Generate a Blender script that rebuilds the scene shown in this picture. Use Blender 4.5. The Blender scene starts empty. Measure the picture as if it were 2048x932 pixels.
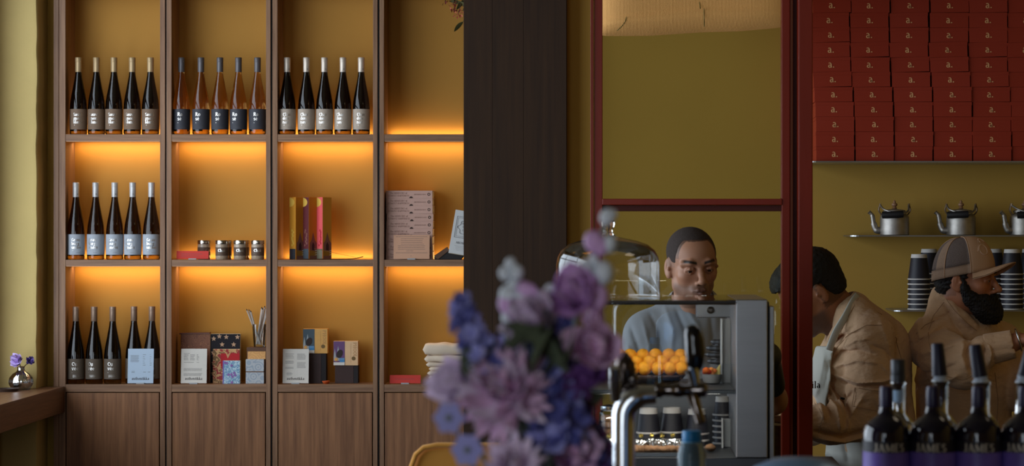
import bpy, math, random
import numpy as np
from mathutils import Vector, Matrix
random.seed(7); rs = np.random.RandomState(11)
PI = math.pi; R = math.radians
scene = bpy.context.scene
col = scene.collection
# ---------------------------------------------------------------- camera
F = 4500.0; CX, CY = 1225.0, 462.0; CAMZ = 1.6
cd = bpy.data.cameras.new('camera'); cam = bpy.data.objects.new('camera', cd); col.objects.link(cam)
cam.location = (0, 0, CAMZ); cam.rotation_euler = (PI/2, 0, 0)
cd.sensor_width = 36; cd.lens = F*36/2048
cd.shift_x = -(CX-1024)/2048; cd.shift_y = -(466-CY)/2048
cd.clip_start = 0.1; cd.clip_end = 100
cd.dof.use_dof = True; cd.dof.focus_distance = 8.3; cd.dof.aperture_fstop = 6.8
scene.camera = cam
def U(px, Y): return (px-CX)*Y/F
def V(py, Y): return CAMZ-(py-CY)*Y/F
def P(px, py, Y): return Vector((U(px, Y), Y, V(py, Y)))
def s(r, g, b):
    f = lambda c: (c/255/12.92) if c <= 10 else ((c/255+.055)/1.055)**2.4
    return (f(r), f(g), f(b), 1)
# ---------------------------------------------------------------- world, exposure, daylight
w = bpy.data.worlds.new('world'); scene.world = w; w.use_nodes = True
w.node_tree.nodes['Background'].inputs[0].default_value = (.55, .68, .9, 1)
w.node_tree.nodes['Background'].inputs[1].default_value = .5
scene.view_settings.view_transform = 'Standard'; scene.view_settings.look = 'None'
scene.view_settings.exposure = 0; scene.view_settings.gamma = 1
try: scene.view_settings.use_curve_mapping = False
except Exception: pass
try:
    scene.cycles.use_denoising = True
    scene.cycles.max_bounces = 10; scene.cycles.transparent_max_bounces = 24; scene.cycles.transmission_bounces = 10
    scene.cycles.caustics_refractive = False; scene.cycles.caustics_reflective = False
    scene.cycles.sample_clamp_indirect = 6
except Exception: pass
def area(name, loc, rot, sx, sy, power, color, spread=180):
    l = bpy.data.lights.new(name, 'AREA'); l.shape = 'RECTANGLE'; l.size = sx; l.size_y = sy
    l.energy = power; l.color = color[:3]; l.spread = R(spread)
    o = bpy.data.objects.new(name, l); col.objects.link(o); o.location = loc; o.rotation_euler = rot
    return o
XL = -2.62
area('window_daylight', (XL-.21, 6.34, 1.80), (0, -PI/2, 0), 2.6, 5.86, 185, (.80, .90, 1.0))
area('shopfront_daylight', (-1.5, -2.0, 1.7), (PI/2, 0, 0), 1.8, 2.3, 48, (.85, .93, 1.0))
area('overhead_warm_light', (1.6, 5.2, 3.32), (0, 0, 0), .8, .8, 3.5, (1.0, .82, .60))  # small warm area lamp overhead, no fixture modelled
LED_C = (1.0, .68, .34)
# ---------------------------------------------------------------- materials
def nt(m):
    m.use_nodes = True
    return m.node_tree, m.node_tree.nodes, m.node_tree.links
_mc = {}
def mat(name, c, rough=.6, metal=0, spec=.4, trans=0, ior=1.45, var=0, vscale=20, bump=0, bscale=200, coat=0, sss=0, emit=0, sheen=0, aniso=None, bdist=.002):
    if name in _mc: return _mc[name]
    m = bpy.data.materials.new(name); t, n, l = nt(m); b = n['Principled BSDF']
    b.inputs['Base Color'].default_value = c; b.inputs['Roughness'].default_value = rough
    b.inputs['Metallic'].default_value = metal; b.inputs['Specular IOR Level'].default_value = spec
    b.inputs['Transmission Weight'].default_value = trans; b.inputs['IOR'].default_value = ior
    b.inputs['Coat Weight'].default_value = coat; b.inputs['Sheen Weight'].default_value = sheen
    if sss:
        b.inputs['Subsurface Weight'].default_value = sss; b.inputs['Subsurface Radius'].default_value = (.01, .004, .002); b.inputs['Subsurface Scale'].default_value = 1
    if emit:
        b.inputs['Emission Color'].default_value = c; b.inputs['Emission Strength'].default_value = emit
    tc = n.new('ShaderNodeTexCoord')
    mp = n.new('ShaderNodeMapping'); l.new(tc.outputs['Object'], mp.inputs[0])
    if aniso: mp.inputs['Scale'].default_value = aniso
    if var:
        no = n.new('ShaderNodeTexNoise'); no.inputs['Scale'].default_value = vscale; no.inputs['Detail'].default_value = 6
        l.new(mp.outputs[0], no.inputs['Vector'])
        mr = n.new('ShaderNodeMapRange'); mr.inputs['To Min'].default_value = 1-var; mr.inputs['To Max'].default_value = 1+var
        mr.inputs['From Min'].default_value = .25; mr.inputs['From Max'].default_value = .75
        l.new(no.outputs['Fac'], mr.inputs['Value'])
        mx = n.new('ShaderNodeMix'); mx.data_type = 'RGBA'; mx.blend_type = 'MULTIPLY'; mx.inputs[0].default_value = 1
        mx.inputs[6].default_value = c; l.new(mr.outputs[0], mx.inputs[7]); l.new(mx.outputs[2], b.inputs['Base Color'])
    if bump:
        nb = n.new('ShaderNodeTexNoise'); nb.inputs['Scale'].default_value = bscale; nb.inputs['Detail'].default_value = 4
        l.new(mp.outputs[0], nb.inputs['Vector'])
        bp = n.new('ShaderNodeBump'); bp.inputs['Strength'].default_value = bump; bp.inputs['Distance'].default_value = bdist
        l.new(nb.outputs['Fac'], bp.inputs['Height']); l.new(bp.outputs[0], b.inputs['Normal'])
    _mc[name] = m
    return m
def mat_attr(name, rough=.5, spec=.35, sss=0, bump=.1, bscale=300, sheen=0):
    m = mat(name, (1, 1, 1, 1), rough, spec=spec, sss=sss, bump=bump, bscale=bscale, sheen=sheen)
    t, n, l = nt(m); a = n.new('ShaderNodeVertexColor'); a.layer_name = 'Col'
    l.new(a.outputs[0], n['Principled BSDF'].inputs['Base Color'])
    return m
def wood(name, c1, c2, rough=.5, along='z', scale=9, bump=.15):
    m = bpy.data.materials.new(name); t, n, l = nt(m); b = n['Principled BSDF']
    b.inputs['Roughness'].default_value = rough; b.inputs['Specular IOR Level'].default_value = .35
    tc = n.new('ShaderNodeTexCoord'); mp = n.new('ShaderNodeMapping'); l.new(tc.outputs['Object'], mp.inputs[0])
    sc = {'z': (scale*6, scale*6, scale*.25), 'x': (scale*.25, scale*6, scale*6), 'y': (scale*6, scale*.25, scale*6)}[along]
    mp.inputs['Scale'].default_value = sc
    n1 = n.new('ShaderNodeTexNoise'); n1.inputs['Scale'].default_value = 1.5; n1.inputs['Detail'].default_value = 8; n1.inputs['Roughness'].default_value = .65
    l.new(mp.outputs[0], n1.inputs['Vector'])
    cr = n.new('ShaderNodeValToRGB'); cr.color_ramp.elements[0].color = c1; cr.color_ramp.elements[1].color = c2
    cr.color_ramp.elements[0].position = .36; cr.color_ramp.elements[1].position = .64
    l.new(n1.outputs['Fac'], cr.inputs[0]); l.new(cr.outputs[0], b.inputs['Base Color'])
    bp = n.new('ShaderNodeBump'); bp.inputs['Strength'].default_value = bump; bp.inputs['Distance'].default_value = .001
    l.new(n1.outputs['Fac'], bp.inputs['Height']); l.new(bp.outputs[0], b.inputs['Normal'])
    _mc[name] = m
    return m
def pattern(name, c1, c2, c3, scale=60, kind='voronoi'):
    m = bpy.data.materials.new(name); t, n, l = nt(m); b = n['Principled BSDF']; b.inputs['Roughness'].default_value = .6
    tc = n.new('ShaderNodeTexCoord')
    if kind == 'voronoi':
        v = n.new('ShaderNodeTexVoronoi'); v.inputs['Scale'].default_value = scale; l.new(tc.outputs['Object'], v.inputs['Vector']); o1 = v.outputs['Distance']
        w2 = n.new('ShaderNodeMath'); w2.operation = 'SINE'; m2 = n.new('ShaderNodeMath'); m2.operation = 'MULTIPLY'; m2.inputs[1].default_value = 22
        l.new(o1, m2.inputs[0]); l.new(m2.outputs[0], w2.inputs[0]); o1 = w2.outputs[0]
    else:
        v = n.new('ShaderNodeTexNoise'); v.inputs['Scale'].default_value = scale; v.inputs['Detail'].default_value = 1.5; v.inputs['Distortion'].default_value = 1.5
        l.new(tc.outputs['Object'], v.inputs['Vector']); o1 = v.outputs['Fac']
    cr = n.new('ShaderNodeValToRGB'); e = cr.color_ramp.elements; cr.color_ramp.interpolation = 'CONSTANT'
    e[0].color = c1; e[1].color = c2; e[1].position = .47; e3 = e.new(.58); e3.color = c3
    l.new(o1, cr.inputs[0]); l.new(cr.outputs[0], b.inputs['Base Color'])
    _mc[name] = m
    return m
def thin_glass(name, tint=(1, 1, 1, 1), refl=.08, rough=.0):
    m = bpy.data.materials.new(name); t, n, l = nt(m); n.remove(n['Principled BSDF'])
    tr = n.new('ShaderNodeBsdfTransparent'); tr.inputs[0].default_value = tint
    gl = n.new('ShaderNodeBsdfGlossy'); gl.inputs['Roughness'].default_value = rough
    lw = n.new('ShaderNodeLayerWeight'); lw.inputs[0].default_value = refl*3
    mr = n.new('ShaderNodeMapRange'); mr.inputs['To Min'].default_value = refl*.5; mr.inputs['To Max'].default_value = .9
    l.new(lw.outputs['Fresnel'], mr.inputs['Value'])
    mx = n.new('ShaderNodeMixShader'); l.new(mr.outputs[0], mx.inputs[0]); l.new(tr.outputs[0], mx.inputs[1]); l.new(gl.outputs[0], mx.inputs[2])
    l.new(mx.outputs[0], n['Material Output'].inputs[0]); _mc[name] = m
    return m
# ---------------------------------------------------------------- mesh builder
class MB:
    def __init__(s_): s_.v = []; s_.f = []; s_.mi = []; s_.m = 0
    def add(s_, vs, fs):
        o = len(s_.v); s_.v += [tuple(p) for p in vs]; s_.f += [tuple(i+o for i in f) for f in fs]; s_.mi += [s_.m]*len(fs); return s_
    def box(s_, x0, x1, y0, y1, z0, z1, M=None):
        vs = [Vector(p) for p in ((x0,y0,z0),(x1,y0,z0),(x1,y1,z0),(x0,y1,z0),(x0,y0,z1),(x1,y0,z1),(x1,y1,z1),(x0,y1,z1))]
        if M is not None: vs = [M @ p for p in vs]
        return s_.add(vs, [(0,3,2,1),(4,5,6,7),(0,1,5,4),(1,2,6,5),(2,3,7,6),(3,0,4,7)])
    def lathe(s_, prof, seg=24, c=(0, 0, 0), M=None, caps=True, sx=1, sy=1):
        vs = []; fs = []; n = len(prof)
        for r, z in prof:
            for k in range(seg):
                a = 2*PI*k/seg; p = Vector((c[0]+r*sx*math.cos(a), c[1]+r*sy*math.sin(a), c[2]+z)); vs.append(M @ p if M is not None else p)
        for i in range(n-1):
            for k in range(seg):
                k2 = (k+1) % seg; fs.append((i*seg+k, i*seg+k2, (i+1)*seg+k2, (i+1)*seg+k))
        if caps:
            fs.append(tuple(range(seg))[::-1]); fs.append(tuple((n-1)*seg+k for k in range(seg)))
        return s_.add(vs, fs)
    def tube(s_, pts, rad, seg=10, caps=True, flat=1, flatdir=None):
        pts = [Vector(p) for p in pts]; n = len(pts)
        if not hasattr(rad, '__len__'): rad = [rad]*n
        t0 = (pts[1]-pts[0]).normalized(); up = Vector(flatdir) if flatdir else (Vector((0, 0, 1)) if abs(t0.z) < .9 else Vector((0, 1, 0)))
        vs = []; fs = []
        for i, p in enumerate(pts):
            t = (pts[min(i+1, n-1)]-pts[max(i-1, 0)]).normalized()
            a = t.cross(up)
            if a.length < 1e-5: a = t.cross(Vector((1, 0, 0)))
            a.normalize(); b = a.cross(t).normalized(); up = b
            for k in range(seg):
                q = 2*PI*k/seg; vs.append(p+a*math.cos(q)*rad[i]+b*math.sin(q)*rad[i]*flat)
        for i in range(n-1):
            for k in range(seg):
                k2 = (k+1) % seg; fs.append((i*seg+k, i*seg+k2, (i+1)*seg+k2, (i+1)*seg+k))
        if caps: fs.append(tuple(range(seg))[::-1]); fs.append(tuple((n-1)*seg+k for k in range(seg)))
        return s_.add(vs, fs)
    def prism(s_, pts, y0, y1, M=None):      # polygon in xz, extruded along y
        n = len(pts); vs = [Vector((x, y0, z)) for x, z in pts]+[Vector((x, y1, z)) for x, z in pts]
        if M is not None: vs = [M @ p for p in vs]
        fs = [tuple(range(n)), tuple(range(n, 2*n))[::-1]]+[(i, n+i, n+(i+1) % n, (i+1) % n) for i in range(n)]
        return s_.add(vs, fs)
    def ball(s_, c, r, seg=16, rings=10, M=None):
        if not hasattr(r, '__len__'): r = (r, r, r)
        vs = []; fs = []
        for i in range(rings+1):
            th = PI*i/rings
            for k in range(seg):
                a = 2*PI*k/seg; p = Vector((r[0]*math.sin(th)*math.cos(a), r[1]*math.sin(th)*math.sin(a), r[2]*math.cos(th)))
                if M is not None: p = M @ p
                vs.append(p+Vector(c))
        for i in range(rings):
            for k in range(seg):
                k2 = (k+1) % seg; fs.append((i*seg+k, (i+1)*seg+k, (i+1)*seg+k2, i*seg+k2))
        return s_.add(vs, fs)
    def mesh(s_, name, mats, smooth=False):
        me = bpy.data.meshes.new(name); me.from_pydata([tuple(v) for v in s_.v], [], s_.f)
        if not isinstance(mats, (list, tuple)): mats = [mats]
        for m_ in mats: me.materials.append(m_)
        if len(mats) > 1: me.polygons.foreach_set('material_index', s_.mi)
        if smooth:
            me.polygons.foreach_set('use_smooth', [True]*len(me.polygons))
            if smooth != 'all':
                try: me.set_sharp_from_angle(angle=R(38))
                except Exception: pass
        me.update(); return me
    def obj(s_, name, mats, parent=None, smooth=False, bevel=0, loc=None, rot=None, kind=None, label=None, cat=None, group=None):
        return link(name, s_.mesh(name, mats, smooth), parent, bevel, loc, rot, kind, label, cat, group)
def link(name, me, parent=None, bevel=0, loc=None, rot=None, kind=None, label=None, cat=None, group=None):
    o = bpy.data.objects.new(name, me); col.objects.link(o)
    if parent: o.parent = parent
    if loc is not None: o.location = loc
    if rot is not None: o.rotation_euler = rot
    if bevel:
        b = o.modifiers.new('bevel', 'BEVEL'); b.width = bevel; b.segments = 2; b.limit_method = 'ANGLE'; b.angle_limit = R(40)
    if kind: o['kind'] = kind
    if label: o['label'] = label
    if cat: o['category'] = cat
    if group: o['group'] = group
    return o
def thing(name, label, cat, loc=(0, 0, 0), rot=(0, 0, 0), group=None):
    o = bpy.data.objects.new(name, None); col.objects.link(o); o.location = loc; o.rotation_euler = rot; o.empty_display_size = .05
    o['label'] = label; o['category'] = cat
    if group: o['group'] = group
    return o
def dup(root, loc=None, rot=None, label=None, group=None, parent=None):
    c = root.copy(); col.objects.link(c)
    if parent: c.parent = parent
    for ch in list(root.children): dup(ch, parent=c)
    if loc is not None: c.location = loc
    if rot is not None: c.rotation_euler = rot
    if label: c['label'] = label
    if group: c['group'] = group
    return c
# ---------------------------------------------------------------- a small serif stroke alphabet
K = .12; T = .05
def _L(x0, y0, x1, y1, w_=K): return ('l', x0, y0, x1, y1, w_)
def _A(cx, cy, rx, ry, a0, a1, c=1): return ('a', cx, cy, rx, ry, a0, a1, c)
def sf(x, y): return _L(x-.1, y, x+.1, y, T)
G = {
 'a': (.46, [_A(.2,.36,.13,.12,150,0), _L(.33,.36,.33,.04), _A(.2,.14,.13,.14,20,380), _L(.33,.03,.42,.03,T)]),
 'b': (.52, [_L(.12,0,.12,.74), sf(.08,.74), _A(.28,.24,.17,.24,-180,180)]),
 'c': (.42, [_A(.24,.24,.18,.24,45,315)]),
 'd': (.52, [_L(.38,0,.38,.74), sf(.34,.74), _A(.22,.24,.17,.24,0,360), _L(.38,.02,.48,.02,T)]),
 'e': (.46, [_A(.24,.24,.18,.24,0,320), _L(.07,.26,.41,.26,T)]),
 'g': (.48, [_A(.22,.3,.14,.17,0,360), _A(.22,-.08,.17,.12,0,360), _L(.34,.44,.46,.48,T), _L(.14,.14,.18,.04,T)]),
 'h': (.54, [_L(.1,0,.1,.74), sf(.08,.74), sf(.1,0), _A(.25,.3,.15,.17,180,0), _L(.4,0,.4,.3), sf(.4,0)]),
 'i': (.26, [_L(.12,0,.12,.48), sf(.12,0), sf(.09,.48), _L(.12,.6,.12,.7)]),
 'k': (.52, [_L(.1,0,.1,.74), sf(.1,0), sf(.08,.74), _L(.12,.2,.38,.48,T), _L(.2,.28,.42,0,K), sf(.42,0)]),
 'l': (.26, [_L(.12,0,.12,.74), sf(.12,0), sf(.09,.74)]),
 'm': (.8, [_L(.1,0,.1,.48), sf(.1,0), _A(.24,.3,.13,.17,180,0), _L(.37,0,.37,.3), sf(.37,0), _A(.51,.3,.13,.17,180,0), _L(.65,0,.65,.3), sf(.65,0)]),
 'n': (.54, [_L(.1,0,.1,.48), sf(.1,0), sf(.07,.48), _A(.25,.3,.15,.17,180,0), _L(.4,0,.4,.3), sf(.4,0)]),
 'o': (.5, [_A(.25,.24,.19,.24,0,360)]),
 'f': (.32, [_L(.13,0,.13,.6), sf(.13,0), _A(.23,.6,.1,.12,180,40), _L(.03,.46,.27,.46,T)]),
 'r': (.38, [_L(.1,0,.1,.48), sf(.1,0), sf(.07,.48), _A(.24,.32,.12,.14,170,50)]),
 's': (.4, [_A(.2,.36,.12,.11,20,270), _A(.2,.12,.13,.12,90,-160)]),
 't': (.32, [_L(.14,.06,.14,.64), _A(.23,.08,.1,.08,190,320), _L(.03,.46,.27,.46,T)]),
 'u': (.54, [_L(.1,.16,.1,.48), sf(.07,.48), _A(.25,.17,.15,.16,180,360), _L(.4,0,.4,.48), sf(.37,.48), _L(.4,.02,.5,.02,T)]),
 'v': (.5, [_L(.08,.48,.24,0), _L(.24,0,.4,.48,T), sf(.08,.48), sf(.4,.48)]),
 'w': (.7, [_L(.06,.48,.2,0), _L(.2,0,.33,.48,T), _L(.33,.48,.47,0), _L(.47,0,.6,.48,T)]),
 'y': (.5, [_L(.08,.48,.25,.02), _L(.42,.48,.16,-.22,T), sf(.08,.48), sf(.42,.48)]),
 'A': (.66, [_L(.1,0,.32,.7,T), _L(.32,.7,.54,0), _L(.18,.22,.46,.22,T), sf(.1,0), sf(.54,0)]),
 'C': (.62, [_A(.34,.35,.26,.35,50,310), _L(.54,.5,.54,.68,T)]),
 'D': (.66, [_L(.12,0,.12,.7), _A(.26,.35,.3,.34,-90,90), _L(.04,.01,.28,.01,T), _L(.04,.69,.28,.69,T)]),
 'E': (.56, [_L(.12,0,.12,.7), _L(.05,.69,.46,.69,T), _L(.12,.36,.38,.36,T), _L(.05,.01,.48,.01,T)]),
 'F': (.54, [_L(.12,0,.12,.7), _L(.05,.69,.46,.69,T), _L(.12,.36,.38,.36,T), sf(.12,0)]),
 'L': (.54, [_L(.12,0,.12,.7), sf(.12,.7), _L(.05,.01,.48,.01,T)]),
 'G': (.66, [_A(.34,.35,.26,.35,50,350), _L(.58,.02,.58,.3), sf(.56,.3)]),
 'H': (.7, [_L(.14,0,.14,.7), _L(.54,0,.54,.7), _L(.14,.36,.54,.36,T), sf(.14,0), sf(.54,0), sf(.14,.7), sf(.54,.7)]),
 'I': (.32, [_L(.15,0,.15,.7), sf(.15,0), sf(.15,.7)]),
 'J': (.4, [_L(.24,.1,.24,.7), sf(.24,.7), _A(.12,.1,.12,.12,0,-150)]),
 'M': (.84, [_L(.12,0,.12,.7,T), _L(.12,.7,.4,.05), _L(.4,.05,.66,.7,T), _L(.68,0,.68,.7), sf(.12,0), sf(.68,0)]),
 'N': (.7, [_L(.12,0,.12,.7,T), _L(.12,.7,.56,0), _L(.56,0,.56,.7,T), sf(.12,0), sf(.56,.7)]),
 'O': (.7, [_A(.35,.35,.28,.35,0,360)]),
 'P': (.56, [_L(.12,0,.12,.7), _A(.26,.52,.2,.18,-90,90), _L(.05,.69,.28,.69,T), _L(.12,.34,.28,.34,T), sf(.12,0)]),
 'R': (.62, [_L(.12,0,.12,.7), _A(.26,.52,.19,.18,-90,90), _L(.05,.69,.28,.69,T), _L(.12,.34,.28,.34,T), _L(.28,.34,.52,0), sf(.12,0), sf(.54,0)]),
 'S': (.5, [_A(.24,.52,.17,.17,30,270), _A(.24,.18,.18,.18,90,-150)]),
 'T': (.6, [_L(.29,0,.29,.7), _L(.03,.69,.55,.69,T), sf(.29,0)]),
 'U': (.66, [_L(.12,.2,.12,.7), _A(.32,.2,.2,.2,180,360), _L(.52,.2,.52,.7,T), sf(.12,.7), sf(.52,.7)]),
 'V': (.64, [_L(.08,.7,.3,0), _L(.3,0,.54,.7,T), sf(.08,.7), sf(.54,.7)]),
 'Y': (.62, [_L(.08,.7,.3,.34), _L(.54,.7,.3,.34,T), _L(.3,0,.3,.34), sf(.3,0)]),
 '.': (.24, [_L(.1,.0,.1,.11,K)]), ' ': (.26, []), "'": (.15, [_L(.08,.6,.08,.72,T)]),
 '+': (.3, [_L(.03,.1,.23,.1,.08), _L(.13,.0,.13,.2,.08)]),
}
G['é'] = (.46, G['e'][1]+[_L(.2,.58,.32,.7,T)])
def text_mb(lines, h, spacing=1.0, align='l', mb=None, warp=None, wk=1.0):
    """flat lettering in the xz plane, h = em height; first baseline at z=0"""
    mb = mb or MB(); z0 = 0
    for ln in lines:
        W = sum(G[c][0] for c in ln)*h
        x = {'l': 0, 'c': -W/2, 'r': -W}[align]
        for ch in ln:
            gw, st = G[ch]
            for q in st:
                if q[0] == 'l':
                    pts = [(q[1], q[2]), (q[3], q[4])]; ws = [q[5]]*2
                else:
                    _, cx_, cy_, rx, ry, a0, a1, c = q; nseg = max(3, int(abs(a1-a0)/36)); pts = []; ws = []
                    for i in range(nseg+1):
                        a = R(a0+(a1-a0)*i/nseg); pts.append((cx_+rx*math.cos(a)*.86, cy_+ry*math.sin(a)*.92)); ws.append(T+(K-T)*abs(math.cos(a)))
                n_ = len(pts); vs = []
                for i in range(n_):
                    ax, az = pts[max(i-1, 0)]; bx, bz = pts[min(i+1, n_-1)]; dx, dz = bx-ax, bz-az; L_ = math.hypot(dx, dz) or 1
                    nx, nz = -dz/L_*ws[i]/2*wk, dx/L_*ws[i]/2*wk
                    for sg in (1, -1):
                        X = x+(pts[i][0]+sg*nx)*h; Z = z0+(pts[i][1]+sg*nz)*h
                        vs.append(warp(X, Z) if warp else (X, 0, Z))
                mb.add(vs, [(2*i, 2*i+1, 2*i+3, 2*i+2) for i in range(n_-1)])
            x += gw*h
        z0 -= h*spacing
    return mb
def cyl_warp(r, x0, z0): return lambda X, Z: (r*math.sin((X+x0)/r), -r*math.cos((X+x0)/r), Z+z0)
# ---------------------------------------------------------------- materials used
W_FR = wood('walnut_veneer', s(118, 84, 60), s(150, 112, 82), .45)
W_FRX = wood('walnut_veneer_horizontal', s(118, 84, 60), s(150, 112, 82), .45, 'x')
W_DOOR = wood('walnut_door', s(116, 76, 48), s(154, 106, 70), .45, 'z', 6)
W_DARK = wood('dark_oak', s(44, 27, 13), s(56, 36, 18), .8, 'z', 5)
W_LEDGE = wood('ledge_wood', s(92, 62, 42), s(122, 88, 64), .32, 'y')
OCHRE = mat('ochre_back', s(178, 128, 52), .75, var=.05, vscale=3, bump=.08, bscale=500)
OLIVE = mat('olive_paint', s(178, 140, 62), .8, var=.04, vscale=2, bump=.12, bscale=260)
PIERM = mat('pier_plaster', s(200, 176, 114), .85, var=.06, vscale=5, bump=.35, bscale=60)
REDP = mat('red_lacquer', s(120, 34, 16), .38, var=.12, vscale=8, bump=.1, bscale=80, aniso=(1, 1, .2))
STEEL = mat('brushed_steel', s(170, 172, 175), .34, 1, var=.06, vscale=4, bump=.05, bscale=300, aniso=(1, 1, 14))
CHROME = mat('chrome', s(215, 218, 222), .2, 1)
ALU = mat('worn_aluminium', s(165, 160, 154), .5, 1, var=.22, vscale=30, bump=.15, bscale=120)
BLACK = mat('black_plastic', s(20, 20, 24), .3)
FLOORM = mat('floor_stone', s(70, 62, 54), .5, var=.1, vscale=4)
CEILM = mat('ceiling_paint', s(120, 108, 84), .9)
WHITEPAPER = mat('card_paper', s(215, 208, 198), .8, var=.03, vscale=40)
INK = mat('grey_ink', s(96, 90, 88), .7)
INKD = mat('dark_ink', s(48, 40, 38), .7)
FOIL = mat('silver_foil_print', s(214, 210, 204), .3, .9)
CLIPM = mat('frosted_clip', s(200, 205, 210), .3, spec=.5, trans=.4)
GLASS = thin_glass('clear_glass', (.97, .98, .98, 1), .10)
PANE = thin_glass('partition_glass', (.90, .93, .86, 1), .05)
CASEG = thin_glass('case_glass', (.90, .93, .95, 1), .10)
LEDM = mat('led_diffuser', (1, .62, .28, 1), .5, emit=3.0)
# ---------------------------------------------------------------- the shell
KX = U(1133, 8.9)          # right edge of the dark pillar
def struct(name, mb, m, **k): return mb.obj(name, m, kind='structure', **k)
struct('floor', MB().box(-3.4, 3.6, -2.2, 10.2, -.1, 0), FLOORM)
struct('ceiling', MB().box(-3.4, 3.6, -2.2, 10.2, 3.4, 3.5), CEILM)
struct('wall_back', MB().box(-3.4, KX, 9.80, 9.95, 0, 3.4), OLIVE)
struct('wall_kitchen', MB().box(KX, 3.6, 9.00, 9.2, 0, 3.4), OLIVE)
struct('wall_right', MB().box(3.3, 3.5, -2.2, 9.0, 0, 3.4), OLIVE)
mb = MB(); x0, x1 = XL-.2, XL
mb.box(x0, x1, -2.2, 3.4, 0, 3.4); mb.box(x0, x1, 9.33, 9.8, 0, 3.4); mb.box(x0, x1, 3.4, 9.33, 0, .45); mb.box(x0, x1, 3.4, 9.33, 3.1, 3.4)
struct('wall_left', mb, OLIVE)
wf = MB()
for yy in (3.4, 5.25, 7.15, 9.27): wf.box(x0+.05, x0+.11, yy, yy+.06, .45, 3.1)
for zz in (.45, 2.35, 3.04): wf.box(x0+.05, x0+.11, 3.4, 9.33, zz, zz+.06)
struct('window_1', wf, mat('window_frame_paint', s(60, 50, 44), .5))
mb = MB(); mb.box(-3.4, -2.4, -2.0, -1.8, 0, 3.4); mb.box(-.6, 3.6, -2.0, -1.8, 0, 3.4); mb.box(-2.4, -.6, -2.0, -1.8, 0, .5); mb.box(-2.4, -.6, -2.0, -1.8, 2.9, 3.4)
struct('wall_front', mb, OLIVE)
wf = MB()
for xx in (-2.4, -1.53, -.66): wf.box(xx, xx+.06, -1.95, -1.87, .5, 2.9)
struct('window_2', wf, _mc['window_frame_paint'])
# plaster pier beside the shelves, with an uneven hand-plastered arris
me_v = []; nz = 90
pier = MB(); pts = []
xe = U(75, 9.5)
for i in range(nz+1):
    z = 3.4*i/nz; j = .0012*math.sin(z*9)+.0012*math.sin(z*31+1)+rs.uniform(-.0014, .0014)
    pts.append((z, j))
rows = []
for z, j in pts:
    rows.append([(XL, 9.50+.012, z), (xe-.12, 9.505, z), (xe-.02+j, 9.500, z), (xe-.006+j, 9.503, z), (xe+j, 9.512, z), (xe+j+.002, 9.6, z), (xe+.002, 9.79, z)])
vs = [p for r_ in rows for p in r_]; m_ = len(rows[0])
pier.add(vs, [(i*m_+k, i*m_+k+1, (i+1)*m_+k+1, (i+1)*m_+k) for i in range(nz) for k in range(m_-1)])
struct('trim_1', pier, PIERM, smooth=True)
struct('trim_2', MB().box(xe+.002, U(107, 9.6)-.001, 9.66, 9.79, 0, 3.4), OLIVE)   # recessed wall strip
# ---------------------------------------------------------------- ledge by the window
zt = .9375
lg = thing('window_ledge', 'dark brown wooden window ledge running toward the camera at the left', 'ledge', (0, 0, 0))
MB().box(XL+.002, U(130, 9.6), 6.0, 9.595, zt-.11, zt).obj('ledge_board', W_LEDGE, lg, bevel=.002)
MB().box(XL+.002, XL+.05, 6.0, 9.4, .1, zt-.11).obj('support_panel', W_LEDGE, lg)
# ---------------------------------------------------------------- dark pillar
YP = 8.9
pl = thing('wooden_pillar', 'broad dark oak clad pillar between the lit shelves and the kitchen', 'pillar')
xp = [U(927, YP), U(985, YP), U(1047, YP), KX]
for a, b in zip(xp[:-1], xp[1:]): MB().box(a+.0004, b-.0004, YP, YP+.02, 0, 3.39).obj('panel', W_DARK, pl, bevel=.0008)
MB().box(xp[0]+.001, KX-.0005, YP+.021, 9.79, 0, 3.39).obj('core', W_DARK, pl)
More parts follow.
